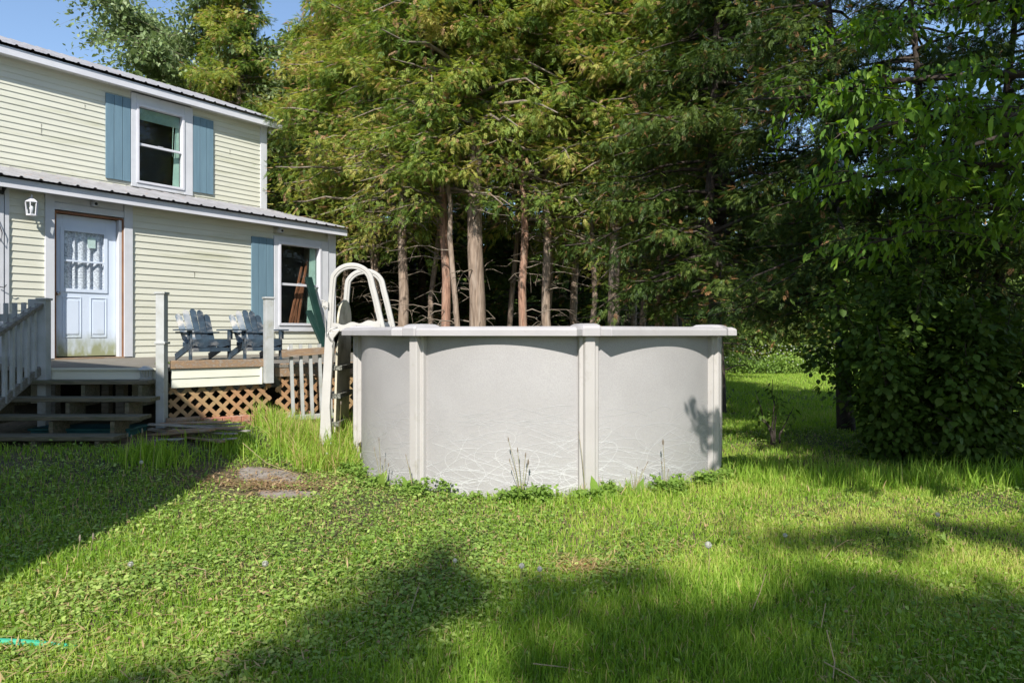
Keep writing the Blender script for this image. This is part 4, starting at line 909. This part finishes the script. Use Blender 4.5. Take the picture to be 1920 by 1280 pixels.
# broad-leaved tree whose branches hang in from the right
rl_ = random.Random(3); lims = []
for i in range(30):
    bz = 2.6+6.6*i/29; az = math.radians(180+rl_.uniform(-75, 75)) if i % 5 else math.radians(rl_.uniform(-90, 90)); lims.append((bz, az, (3.5 if i < 20 else 2.9)*rl_.uniform(.75, 1.05), rl_.uniform(.15, .5)))
lims += [(2.5, math.radians(150), 3.0, .30), (2.7, math.radians(165), 3.2, .32), (2.3, math.radians(140), 2.6, .2)]
t_ash = broad(41, 'broadleaf_tree', 10.4, .19, lims, 'ashleaf', .10, 33000, 1.15, lw=.40, hang=.75); t_ash.location = (5.75, 5.2, 0); tag(t_ash, 'light green broad-leaved tree whose branches hang in from the right edge', 'tree')

# dense dark shrub at right
def shrub(seed, name, loc, rx, ry, h, nleaf, lsize, leaf, label, cat, group=None, lw=.7, stems=24, base=.0):
    r = np.random.default_rng(seed); root = tree_root(name, loc, label, cat, group); mb = MB(); tips = []
    for i in range(stems):
        az = r.uniform(0, 6.28); q = math.sqrt(r.uniform(0, 1)); tx, ty = rx*q*math.cos(az), ry*q*math.sin(az); tz = h*(1-.4*q*q)*r.uniform(.6, 1.12)
        pts = [(tx*.25*s**.5+tx*.75*s**1.5+r.normal(0, .02), ty*.25*s+ty*.75*s**1.5+r.normal(0, .02), tz*s**.85) for s in (0.0, .25, .5, .75, 1)]; pts[0] = (tx*.25, ty*.25, -.05)
        mb.tube(pts, [.014, .011, .008, .005, .003], 5, cap=False); tips.append(np.array(pts))
    mb.build('stems', M['darkbark'], root)
    n = nleaf; t = r.integers(0, stems, n); s = (base+(1-base)*r.uniform(0, 1, n)**.75)*3.999; j = s.astype(int); T = np.array(tips); fr = (s-j)[:, None]
    off = rand_unit(n, r)*(r.uniform(.05, 1, n)[:, None]**.7)*np.array([.42, .42, .34])*max(.25, rx*.75)
    p = T[t, j]*(1-fr)+T[t, j+1]*fr+off; p[:, 2] = np.maximum(p[:, 2], .03)
    d = off/(np.linalg.norm(off, axis=1, keepdims=True)+1e-6)+rand_unit(n, r)*.5; d[:, 2] -= .45
    up = np.tile([0, 0, 1.], (n, 1))+rand_unit(n, r)*.4; tt = leaf_t(lw, .10, .2)
    v, f, rn = scatter(tt[0], tt[1], p, frames(d, up), (r.uniform(.4, 1.25, n)*lsize)[:, None], np.clip(r.normal(.5, .25, n), 0, 1))
    fast_mesh('foliage', v, f, rn, M[leaf], root); return root
shrub(51, 'leafy_shrub', (3.95, 6.95, 0), 1.0, .85, 2.2, 12000, .07, 'shrubleaf', 'tall dark shrub with heart-shaped leaves at the right', 'shrub', lw=.85, stems=30)
shrub(52, 'leafy_shrub', (4.75, 6.75, 0), .95, .8, 1.6, 6500, .08, 'shrubleaf', 'lower dark shrub at the right edge below the hanging branches', 'shrub', lw=.8, stems=26)
shrub(54, 'leafy_shrub', (4.75, 7.9, 0), 1.2, .8, 3.3, 13000, .06, 'shrubleaf', 'tallest dark shrub standing behind the heart-leaved one', 'shrub', lw=.55, stems=30)
shrub(53, 'sapling', (3.05, 7.9, 0), .25, .25, .85, 160, .06, 'shrubleaf', 'small spindly sapling in front of the lit lawn', 'sapling', lw=.5, stems=5, base=.3)

# tree behind the house
pl = [(z, a, l, u) for z, a, l, u in ((4, 2.9, 4, .9), (5, 3.5, 4, .8), (5, .3, 4, .9), (6, 1.2, 3.5, .9), (6, 4.4, 4, .9), (7, 2.6, 4, .9), (7.5, 3.3, 3.6, .8), (8, 5.4, 3.6, .9), (8.5, 0, 3.2, .8), (9, 2.1, 3, .9), (9.5, 3.8, 3.2, .9), (10, 5.0, 3, .9), (10.5, 3.0, 2.6, .9), (6.5, 5.9, 4, .7), (5.5, 4.9, 4.2, .7), (8, 4.4, 3.6, .8))]
t_p = broad(61, 'poplar_tree', 13.5, .24, pl, 'poplarleaf', .15, 60000, 2.1, bark='twig', lw=.6, hang=.3); t_p.location = (-10.7, 23.5, 0); tag(t_p, 'silvery green tree against the sky behind the two-storey house', 'tree')
copy_thing(t_p, (-8.2, 25.5, 0), 2.0, .95, 'silvery green tree between the house roof and the cedars')

# sunlit hedge and woods beyond the far lawn
def hedge(seed, name, x0, x1, y0, y1, h, n, leaf, label, cat, lsize=.12, kind='stuff'):
    r = np.random.default_rng(seed); p = np.stack([r.uniform(x0, x1, n), r.uniform(y0, y1, n), h*r.uniform(0, 1, n)], 1)
    top = h*(.62+.38*np.abs(np.sin(p[:, 0]*1.7+1.3*np.sin(p[:, 0]*.6)))); keep = p[:, 2] < top*(1-.25*np.abs((p[:, 1]-(y0+y1)/2)/((y1-y0)/2))); p = p[keep]; n = len(p); p[:, 2] += .0
    d = rand_unit(n, r); d[:, 2] -= .3; up = np.tile([0, -.3, 1.], (n, 1))+rand_unit(n, r)*.6; tt = leaf_t(.55, .1, .2)
    rn = np.clip(r.normal(.45, .17, n)+.25*(np.sin(p[:, 0]*2.1+p[:, 2]*2.7)*np.sin(p[:, 0]*.9-p[:, 2]*1.3)), 0, 1)
    v, f, rr_ = scatter(tt[0], tt[1], p, frames(d, up), (r.uniform(.6, 1.3, n)*lsize)[:, None], rn); o = fast_mesh(name, v, f, rr_, M[leaf]); tag(o, label, cat, kind=kind); return o
hedge(71, 'hedge', 2, 22, 23.0, 26.5, 4.2, 46000, 'hedgeleaf', 'sunlit mixed hedge beyond the far lawn', 'hedge', .15)
hedge(72, 'low_growth', 4.5, 14, 21.7, 23.2, .75, 15000, 'weedleaf', 'low bright green growth along the far edge of the lawn', 'ground cover', .09)
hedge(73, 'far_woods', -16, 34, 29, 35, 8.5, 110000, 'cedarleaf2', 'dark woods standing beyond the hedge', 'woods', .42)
r = np.random.default_rng(75); n = 260; p = np.stack([r.uniform(5.5, 11.5, n), r.uniform(21.4, 22, n), r.uniform(.3, .95, n)], 1)
v, f, rn = scatter(*leaf_t(.9, 0, 0), p, frames(rand_unit(n, r), rand_unit(n, r)), np.full((n, 1), .05), r.uniform(0, 1, n)); tag(fast_mesh('blossom', v, f, rn, M['flower']), 'tiny white blossoms along the far edge of the lawn', 'flowers', kind='stuff')
# background cedars behind the house side
for i, (x, y) in enumerate(((-6.5, 22.5), (-3.4, 23.0))): place('D', x, y, i*2.2+.5, 1.0, ['shaded cedar behind the rear corner of the house', 'shaded cedar far behind the slim trunks'][i], 'shaded cedars of the rear row')

# ---------------------------------------------------------------- what stands behind the camera and throws the shade
# two-storey gabled neighbour at the left, behind the camera
nb = empty('neighbour_house', (-8.87, 0.75, 0)); tag(nb, 'cream gabled house behind the camera on the left', 'house')
ex = 5.42; ez = 5.45; pk = 9.1
mb = MB(); mb.prism([(-ex, 0), (ex, 0), (ex, -9), (-ex, -9)], -.1, ez); mb.add([(-ex, 0, ez), (ex, 0, ez), (0, 0, pk), (-ex, -9, ez), (ex, -9, ez), (0, -9, pk)], [(0, 1, 2), (3, 5, 4)]); mb.build('wall', M['siding'], nb)
mb = MB()
for sg in (-1, 1):
    a = [(0, .25, pk), (sg*(ex+.15), .25, ez-.07), (sg*(ex+.15), -9.25, ez-.07), (0, -9.25, pk)]; mb.add(a+[(x, y, z+.10) for x, y, z in a], [(0, 1, 2, 3), (4, 5, 6, 7), (0, 1, 5, 4), (1, 2, 6, 5), (2, 3, 7, 6), (3, 0, 4, 7)])
mb.build('roof', M['metalroof'], nb)
for (u, z) in ((-2.2, 1.2), (1.4, 1.2), (-2.2, 4.0), (1.4, 4.0)):
    mb = MB(); mb.box(u, u+.9, .0, .04, z, z+1.3); wv = mb.build('window', M['white'], nb); mb = MB(); mb.box(u+.08, u+.82, .041, .045, z+.08, z+1.22); mb.build('pane', M['glass'], wv)
# garden trees behind the camera
def shade_tree(seed, x, y, H, bz, R, nleaf, label, lsize=.16, n=12, extra=()):
    r = random.Random(seed); lm = [(bz+(H*.8-bz)*i/n, i*2.4+r.uniform(-.3, .3), R*(1-.35*i/n)*r.uniform(.75, 1.1), r.uniform(.15, .45)) for i in range(n)]+list(extra)
    o = broad(seed, 'garden_tree', H*.92, .16, lm, 'ashleaf', lsize, nleaf, R*.45, lw=.6, hang=.2); o.location = (x, y, 0); tag(o, label, 'tree'); return o
#SHADE
shade_tree(81, -0.6, -14.0, 17.2, 10.5, 3.4, 4300, 'tall broad-leaved tree far behind the camera, nearest its line of sight', lsize=.26, n=15)
shade_tree(82, 1.7, -13.5, 16.8, 10.5, 3.9, 9000, 'tall broad-leaved tree far behind the camera to the right', lsize=.26, n=15)
shade_tree(83, 4.0, 1.9, 7.6, 4.0, 2.3, 15000, 'tall broad-leaved tree beside the camera on the right', lsize=.12, extra=[(4.0, math.radians(168), 2.05, .24), (3.8, math.radians(158), 2.2, .2)])
shade_tree(84, 9.5, 1.0, 10.5, 3.0, 3.6, 12000, 'tall broad-leaved tree to the right beyond the frame')
#SHADE_END

# ---------------------------------------------------------------- grass, ground cover, weeds
def noise2(x, y, s, seed):
    r = np.random.default_rng(seed); v = 0
    for k in range(5): a = r.uniform(0, 6.28); f = s*r.uniform(.6, 1.7); v = v+np.sin(x*f*math.cos(a)+y*f*math.sin(a)+r.uniform(0, 6.28))
    return v/5
SLABS = [(-2.20, 6.22, .33, .25), (-1.84, 5.62, .27, .13)]
def ok_ground(x, y, margin=0.0):
    m = np.hypot(x-PC[0], y-PC[1]) > PR+.015+margin
    for sx, sy, a, b in SLABS: m &= ((np.abs(x-sx)/(a*.92))**2.4+(np.abs(y-sy)/(b*.98))**2.4) > 1
    u = (x-HO[0])*HD[0]+(y-HO[1])*HD[1]; v = (x-HO[0])*HN[0]+(y-HO[1])*HN[1]; m &= ~((v < 3.7) & (u > -5) & (v > -9) & (u < 4.9) & (y > 7.15) & (x < -1.6))
    m &= ~((x < -3.5) & (y > 6.42)); m &= ~((np.abs(x+3.28) < .5) & (np.abs(y-6.88) < .24))
    return m
def worn(x, y):
    """0..1, bare trodden earth around the slabs and before the steps"""
    w_ = 1.1*np.exp(-(((x+2.05)/.55)**2+((y-5.95)/.42)**2)**1.5)+.8*np.exp(-(((x+3.7)/1.1)**2+((y-6.15)/.3)**2))+.55*np.exp(-(((x+2.9)/.3)**2+((y-6.35)/.4)**2))
    return np.clip(w_*(.9+.8*noise2(x, y, 6, 44)), 0, .93)
def sample_view(n, y0, y1, pw, xl=-.80, xr=.80, r=None):
    """points spread over the wedge of lawn the camera can see, widened to the sides; denser near"""
    t = r.uniform(0, 1, n); y = y0*(y1/y0)**(t**pw); x = y*r.uniform(xl, xr, n); return x, y
BL = 4
def blades(name, x, y, h, wd, lean, rnd, mat, r, label, cat, zoff=0):
    n = len(x); az = r.uniform(0, 6.28, n); la = r.uniform(0, 6.28, n); ln = np.abs(r.normal(0, lean, n)); z = gz(x, y)+zoff
    cx, cy = np.cos(az), np.sin(az); lx, ly = np.cos(la)*ln*h, np.sin(la)*ln*h
    V = np.zeros((n, 7, 3)); 
    for i, (t, wf) in enumerate(((0, .8), (.38, 1), (.74, .62))):
        bx = x+lx*t*t; by = y+ly*t*t; bz = z+h*t*(1-.25*ln*t)
        V[:, 2*i] = np.stack([bx-cx*wd*wf/2, by-cy*wd*wf/2, bz], 1); V[:, 2*i+1] = np.stack([bx+cx*wd*wf/2, by+cy*wd*wf/2, bz], 1)
    V[:, 6] = np.stack([x+lx, y+ly, z+h*(1-.35*ln)], 1)
    o = (np.arange(n)*7)[:, None]; q = np.concatenate([o+np.array([[0, 1, 3, 2]]), o+np.array([[2, 3, 5, 4]])]); t3 = o+np.array([[4, 5, 6]])
    ob = fast_mesh(name, V.reshape(-1, 3), [q, t3], np.repeat(rnd, 7), M[mat]); tag(ob, label, cat, kind='stuff'); return ob
r = np.random.default_rng(91)
# lawn blades
x, y = sample_view(330000, 2.1, 12.5, 1.0, r=r)
cover = np.clip(.5+.9*noise2(x, y, 1.3, 3)+.55*np.clip((-.4-x)/1.2, -1, 1), 0, 1)      # 1 = leafy ground cover instead of grass
bare = noise2(x, y, 2.2, 5)-.8*np.exp(-((x-.38)**2+(y-3.85)**2)/.012)-.5*np.exp(-((x-.9)**2+(y-3.4)**2)/.015)
keep = ok_ground(x, y) & (r.random(len(x)) > cover*.50) & (r.random(len(x)) < np.clip(1.25+1.3*bare, .25, 1)) & (r.random(len(x)) > worn(x, y)); x, y, bare = x[keep], y[keep], bare[keep]
hN = noise2(x, y, 1.6, 8)+.6*noise2(x, y, 5, 9); h = np.clip(.052+.042*hN, .018, .13)*r.uniform(.55, 1.4, len(x)); h *= 1+.12*np.clip((x-.5)/2, 0, 1)
dd = np.hypot(x-PC[0], y-PC[1])-PR; h *= 1+.5*np.clip(1-dd/.35, 0, 1)
rn = np.clip(.5+.30*noise2(x, y, 1.1, 12)+.22*noise2(x, y, 5, 14)+r.normal(0, .18, len(x)), 0, .90); dead = r.random(len(x)) < .05+.35*np.clip(-bare-.15, 0, 1); rn[dead] = r.uniform(.9, 1, dead.sum())
blades('lawn_grass', x, y, h, r.uniform(.0024, .005, len(x))*(1+.10*y), .55, rn, 'grassblade', r, 'green lawn grass covering the yard', 'grass')
# far lawn
n = 90000; x = r.uniform(.8, 15, n); y = r.uniform(9, 22, n); k = ok_ground(x, y); x, y = x[k], y[k]
blades('far_lawn_grass', x, y, r.uniform(.04, .09, len(x)), np.full(len(x), .014), .5, np.clip(r.normal(.55, .14, len(x)), 0, .9), 'grassblade', r, 'short lawn behind the pool running to the hedge', 'grass')
# tall unmown grass between ladder, deck and slabs
def tall(x0, x1, y0, y1, n, hmin, hmax, seedish):
    x = r.uniform(x0, x1, n); y = r.uniform(y0, y1, n); k = ok_ground(x, y, .0); return x[k], y[k]
xa, ya = tall(-3.0, -1.45, 6.45, 7.9, 14000, 0, 0, 0); k = noise2(xa, ya, 3, 21)+.5*(xa+2.6) > -.25; xa, ya = xa[k], ya[k]
k2 = ~((np.abs(xa+3.25) < .35) & (ya < 6.9)); xa, ya = xa[k2], ya[k2]
n = len(xa); ha = r.uniform(.14, .62, n)*np.clip(.75+.5*noise2(xa, ya, 2.5, 22), .35, 1.2)*np.clip((ya-6.2)/.9, .45, 1); rn = np.clip(r.normal(.55, .18, n), 0, .9); dead = r.random(n) < .24; rn[dead] = r.uniform(.9, 1, dead.sum())
blades('tall_grass', xa, ya, ha, r.uniform(.005, .009, n), .45, rn, 'grassblade', r, 'tall unmown grass around the foot of the ladder', 'grass')
# tufts near the steps and shrub
xa = np.concatenate([r.normal(-3.25, .2, 700), r.normal(-2.75, .2, 500), r.uniform(-5.4, -3.4, 500), r.uniform(1.9, 5.2, 2600)]); ya = np.concatenate([r.normal(6.15, .12, 700), r.normal(6.75, .12, 500), r.uniform(6.0, 6.38, 500), r.uniform(5.7, 6.4, 2600)])
n = len(xa); blades('tall_grass', xa, ya, r.uniform(.08, .26, n)*np.where(xa < -3.45, .4, 1), r.uniform(.005, .009, n), .5, np.clip(r.normal(.45, .18, n), 0, 1), 'grassblade', r, 'tufts of longer grass by the steps and under the shrubs', 'grass')
# leafy ground cover
x, y = sample_view(150000, 2.1, 9.5, .95, r=r)
cover = np.clip(.40+1.1*noise2(x, y, 1.3, 3)+.7*noise2(x, y, 4.5, 35)+.45*np.clip((-.4-x)/1.2, -1, 1), .05, 1); k = ok_ground(x, y) & (r.random(len(x)) < cover) & (r.random(len(x)) > worn(x, y)); x, y = x[k], y[k]; n = len(x)
p = np.stack([x, y, gz(x, y)+r.uniform(.008, .065, n)*np.clip(.8+.4*noise2(x, y, 3, 31), .4, 1.3)], 1); d = rand_unit(n, r); d[:, 2] = np.abs(d[:, 2])*.35
up = np.tile([0, 0, 1.], (n, 1))+rand_unit(n, r)*.55; tt = leaf_t(.72, .25, .3)
rn = np.clip(.55+r.normal(0, .22, n)+.3*noise2(x, y, 1.7, 33)+.2*noise2(x, y, 6, 34), 0, .91); dead = r.random(n) < .035; rn[dead] = r.uniform(.94, 1, dead.sum())
v, f, rr_ = scatter(tt[0], tt[1], p, frames(d, up), (r.uniform(.009, .024, n)*(1+.07*y))[:, None], rn); tag(fast_mesh('ground_cover', v, f, rr_, M['coverleaf']), 'low creeping leafy weeds mixed into the lawn', 'ground cover', kind='stuff')
# longer strap leaves (dandelion, plantain) scattered
n = 2600; x, y = sample_view(n, 2.1, 7, 1, r=r); cl = r.integers(0, 330, n); cx, cy = sample_view(330, 2.2, 7.5, 1, r=r); x = cx[cl]+r.normal(0, .012, n); y = cy[cl]+r.normal(0, .012, n); k = ok_ground(x, y, .05); x, y = x[k], y[k]; n = len(x)
d = rand_unit(n, r); d[:, 2] = r.uniform(.15, 1.1, n); p = np.stack([x, y, gz(x, y)+.01], 1); v, f, rr_ = scatter(*leaf_t(.24, .25, .35), p, frames(d, np.tile([0, 0, 1.], (n, 1))+rand_unit(n, r)*.2), (r.uniform(.03, .095, n))[:, None], np.clip(r.normal(.5, .2, n), 0, 1))
tag(fast_mesh('broad_weed_leaves', v, f, rr_, M['weedleaf']), 'dandelion and plantain leaves scattered through the lawn', 'weeds', kind='stuff')
# weeds along the foot of the pool wall
n = 9500; nc = 95; ca = r.uniform(-1.75, 1.35, nc); ch_ = r.uniform(.04, .13, nc)*np.where(r.random(nc) < .22, 1.5, 1); cr = PR+.05+r.uniform(.02, .14, nc); cl = r.integers(0, nc, n)
px = PC[0]+cr[cl]*np.sin(ca[cl])+r.normal(0, .035, n); py = PC[1]-cr[cl]*np.cos(ca[cl])+r.normal(0, .03, n); hh = r.uniform(0, 1, n)**.8*ch_[cl]; k = np.hypot(px-PC[0], py-PC[1]) > PR+.012; px, py, hh = px[k], py[k], hh[k]; n = len(px)
d = rand_unit(n, r); d[:, 2] *= .5; v, f, rr_ = scatter(*leaf_t(.75, .15, .2), np.stack([px, py, gz(px, py)+hh+.01], 1), frames(d, np.tile([0, -.3, 1.], (n, 1))+rand_unit(n, r)*.5), (r.uniform(.016, .042, n))[:, None], np.clip(r.normal(.5, .2, n), 0, 1))
tag(fast_mesh('pool_edge_weeds', v, f, rr_, M['weedleaf']), 'leafy weeds growing along the foot of the pool wall', 'weeds', kind='stuff')
# large plantain leaf before the middle post, tall seed stalks against the wall
def stalks(name, x, y, specs, label, cat='weed', leaf=0, group=None):
    o = empty(name, (x, y, float(gz(x, y)))); tag(o, label, cat, group); mb = MB(); hd = MB()
    for (dx, dy, h, hr) in specs:
        pts = [(dx*.05, dy*.05, 0), (dx*.25, dy*.25, h*.35), (dx*.6, dy*.6, h*.7), (dx, dy, h)]; mb.tube(pts, [.003, .0028, .0022, .0018], 5)
        e = Vector(pts[-1]); hd.tube([tuple(e-Vector((0, 0, .004))), tuple(e+Vector((dx*.03, 0, hr*1.3))), tuple(e+Vector((dx*.05, 0, hr*2.6)))], [hr*.35, hr*.5, hr*.2], 6)
    mb.build('stem', M['stalk'], o); hd.build('seed_head', M['twig'], o)
    if leaf:
        q = np.random.default_rng(int(x*100)+900); n = leaf; d = rand_unit(n, q); d[:, 2] = q.uniform(.6, 1.6, n); v, f, rr_ = scatter(*leaf_t(.32, .2, .3), np.zeros((n, 3)), frames(d, np.tile([0, -1., .3], (n, 1))), q.uniform(.10, .2, n)[:, None], q.uniform(.3, .8, n)); fast_mesh('leaf', v, f, rr_, M['weedleaf'], o)
    return o
def ring_pt(px, r_):     # a point on the ground in front of the pool wall at azimuth given by slope
    t = (px-960)/1280; a = 1+t*t; b = -2*(PC[0]*t+PC[1]); c = PC[0]**2+PC[1]**2-r_*r_; Y = (-b-math.sqrt(b*b-4*a*c))/(2*a); return t*Y, Y
for px, sp, lab, lf_ in ((978, [(-.10, 0, .48, .012), (-.03, .0, .40, .012), (.05, 0, .30, .016), (-.09, 0, .32, .01), (.03, 0, .36, .012)], 'tall thin seed stalks against the pool wall left of the middle post', 5),
 (1190, [(.02, 0, .24, .006), (-.03, 0, .20, .006), (.06, 0, .22, .006), (-.07, 0, .15, .006), (0, 0, .18, .006), (.10, .0, .28, .006)], 'wispy grass stalks against the wall right of the middle post', 4),
 (1248, [(-.02, 0, .42, .016), (-.03, 0, .26, .01), (.02, 0, .2, .01)], 'dark seed stalk with a lumpy head before the right pool panel', 6),
 (1098, [(-.05, 0, .52, .007), (-.02, .0, .25, .007)], 'single thin stalk leaning on the middle post', 0),
 (775, [(-.06, 0, .33, .008), (-.03, 0, .22, .008)], 'thin stalk leaning against the left post', 4),
 (715, [(-.02, 0, .42, .010), (-.06, 0, .34, .010), (.03, 0, .24, .010), (.06, 0, .2, .012), (-.01, 0, .25, .01)], 'group of dark seed stalks before the left pool panel', 6),
 (1262, [(.05, 0, .1, .008)], 'broad-leaved weed at the foot of the right pool panel', 9), (1330, [(.02, 0, .12, .008)], 'leafy weed at the foot of the right post', 9)):
    X, Y = ring_pt(px, PR+.13); stalks('weed_stalks', X, Y, sp, lab, leaf=lf_)
X, Y = ring_pt(1118, PR+.16); o = empty('plantain_leaf', (X, Y, float(gz(X, Y)))); tag(o, 'large upright plantain leaf in front of the middle post', 'leaf')
v, f, rr_ = scatter(*leaf_t(.40, .3, .12), np.zeros((2, 3)), frames(np.array([[-.15, -.05, 1.], [.6, -.3, .7]]), np.array([[.3, -1, .2], [0, -1, .5]])), np.array([[.20], [.13]]), np.array([.6, .7])); fast_mesh('leaf', v, f, rr_, M['weedleaf'], o)
# dandelion clocks: one plant, copied
def clock():
    o = empty('dandelion_clock'); tag(o, 'x', 'flower', 'dandelion seed heads in the lawn'); mb = MB(); mb.tube([(0, 0, -.16), (.006, 0, -.08), (0, 0, 0)], .0022, 5); mb.build('stem', M['stalk'], o)
    q = np.random.default_rng(5); n = 150; d = rand_unit(n, q); v, f, rr_ = scatter(*rhomb(.16), d*.004, frames(d, rand_unit(n, q)), np.full((n, 1), .016), q.uniform(0, 1, n)); p2, f2, r2_ = scatter(*rhomb(.9), d*.017, frames(np.cross(d, rand_unit(n, q)), d), np.full((n, 1), .009), q.uniform(0, 1, n))
    V, F, R_ = merge([(v, f, rr_), (p2, f2, r2_)]); fast_mesh('seed_head', V, F, R_, M['flower'], o); return o
ck = clock(); first = True
for (px, py, hh, lab) in ((1328, 1021, .20, 'dandelion clock on a tall stem in the shaded lawn right of centre'), (978, 1060, .12, 'dandelion clock in the shade before the pool, left of the brown patch'), (1012, 1066, .10, 'small dandelion clock just left of the brown patch'), (853, 1050, .08, 'pale dandelion clock at the edge of the shade left of centre'), (1758, 964, .12, 'dandelion clock in the right lawn below the shrub'), (1472, 1003, .09, 'dandelion clock in the sunlit strip right of the pool'), (497, 1056, .08, 'dandelion clock in the sunny lawn at left'), (265, 866, .10, 'dandelion clock in the shaded grass before the steps'), (613, 850, .16, 'dandelion clock in the tall grass by the ladder foot'), (245, 1057, .07, 'fluffy dandelion clock in the sunny ground cover at far left')):
    zt = hh; Y = (1.32-zt)*1280/(py-625); X = (px-960)/1280*Y; zt = float(gz(X, Y))+hh; Y = (1.32-zt)*1280/(py-625); X = (px-960)/1280*Y
    if first: ck.location = (X, Y, zt); ck['label'] = lab; first = False
    else: copy_thing(ck, (X, Y, zt), px*.1, .62+.3*((px*7) % 10)/10, lab)
# closed dandelion stalks before the steps
for (px, py, hh, lab) in ((235, 798, .28, 'two bare dandelion stalks before the bottom step'), (262, 768, .34, 'tallest bare dandelion stalk before the steps'), (286, 790, .24, 'short bare dandelion stalk near the white post'), (143, 1016, .16, 'reddish dandelion stalk in the sun at left'), (168, 1012, .13, 'reddish dandelion stalk beside the shade edge at left'), (700, 690, .62, 'tall dandelion stalk rising before the ladder steps')):
    Y = 5.9 if py < 900 else (1.32-hh)*1280/(py-625); Y = 6.7 if px == 700 else Y; X = (px-960)/1280*Y if px != 700 else -1.70; stalks('dandelion_stalk', X, Y, [(.02, 0, hh, .012)]+([(.05, 0, hh*.96, .012)] if px == 235 else []), lab, 'weed', 0)
# dry stems lying in the lawn
for k, (pts, lab) in enumerate(((((1000, 1243), (1060, 1250), (1110, 1262)), 'thin dry stick lying in the grass at the bottom centre'), (((1435, 1075), (1425, 1110), (1410, 1145)), 'dry straw standing in the shade at right'), (((1548, 1130), (1540, 1175)), 'short dry straw in the shade near the bottom right'), (((1550, 1180), (1565, 1240), (1562, 1270)), 'curved dry straw at the bottom right'), (((770, 1145), (784, 1100)), 'reddish dry stalk in the sunny patch left of centre'), (((1545, 1240), (1600, 1270), (1640, 1300)), 'pale stick lying in the lower right corner'), (((1590, 1012), (1560, 1030), (1548, 1045)), 'pale dry stalk in the sunlit grass right of centre'), (((55, 1262), (88, 1258)), 'short pale stick in the lower left corner'), (((455, 830), (500, 868), (560, 890)), 'arching dry stem over the slab'), (((350, 1068), (362, 1062), (385, 1068), (386, 1082)), 'curled dry stem in the sunny ground cover'))):
    mb = MB(); P_ = []
    for i, (px, py) in enumerate(pts):
        zz = (.05+.10*(i == 0 and len(pts) < 4)); Y = (1.32-zz)*1280/(py-625) if py > 900 else 6.3; X = (px-960)/1280*Y; P_.append((X, Y, zz if py > 900 else 1.32-(py-625)*Y/1280))
    mb.tube(P_, .0022, 5); o = mb.build('dry_stem', M['straw']); tag(o, lab, 'stem')
# thatch litter of dead bits
n = 20000; x, y = sample_view(n, 2.1, 8, 1, r=r); cl = r.random(n) < .035; x[cl] = r.normal(.38, .09, cl.sum()); y[cl] = r.normal(3.85, .07, cl.sum()); k = ok_ground(x, y, .0); x, y = x[k], y[k]; n = len(x)
d = rand_unit(n, r); d[:, 2] *= .25; v, f, rr_ = scatter(*rhomb(.12), np.stack([x, y, gz(x, y)+r.uniform(.01, .045, n)], 1), frames(d, np.tile([0, 0, 1.], (n, 1))), r.uniform(.02, .08, n)[:, None], r.uniform(.93, 1, n)); tag(fast_mesh('dead_grass_litter', v, f, rr_, M['grassblade']), 'dry brown bits of thatch and dead grass in the lawn', 'litter', kind='stuff')
xs_ = np.concatenate([r.normal(-2.1, .35, 1200), r.normal(-2.0, .45, 1500)]); ys_ = np.concatenate([r.normal(5.86, .07, 1200), r.normal(5.95, .26, 1500)]); n = 2700; d = rand_unit(n, r); d[:, 2] *= .2
v, f, rr_ = scatter(*rhomb(.4), np.stack([xs_, ys_, gz(xs_, ys_)+.03], 1), frames(d, np.tile([0, 0, 1.], (n, 1))), r.uniform(.015, .05, n)[:, None], r.uniform(.93, 1, n)); tag(fast_mesh('leaf_litter', v, f, rr_, M['coverleaf']), 'reddish dead leaves between the two slabs', 'litter', kind='stuff')
# hanging disc ornaments between cedars and shrub
cols = [surf('pink_disc', (.25, .10, .14), rough=.3), surf('teal_disc', (.05, .20, .18), rough=.3), surf('blue_disc', (.08, .13, .22), rough=.3)]
for (z, lab) in ((3.28, 'upper hanging ornament of three coloured discs before the dark cedars'), (1.25, 'lower hanging ornament of three coloured discs left of the shrub')):
    o = empty('hanging_ornament', (3.67, 7.68, z)); tag(o, lab, 'ornament')
    for i, (dx, dz) in enumerate(((-.045, 0), (.025, .045), (.03, -.05))):
        mb = MB(); m = Matrix.Translation((dx, 0, dz)) @ Matrix.Rotation(math.pi/2, 4, 'X'); mb.prism([(.038*math.cos(t), .05*math.sin(t)) for t in np.linspace(0, 6.28, 16, endpoint=False)], -.002, .002, m); mb.build('disc', cols[i], o)
    mb = MB(); mb.tube([(0, 0, -.05), (0, 0, .7)], .0015, 4); mb.build('string', M['black'], o)
# branch tips hanging before the upper corner of the house
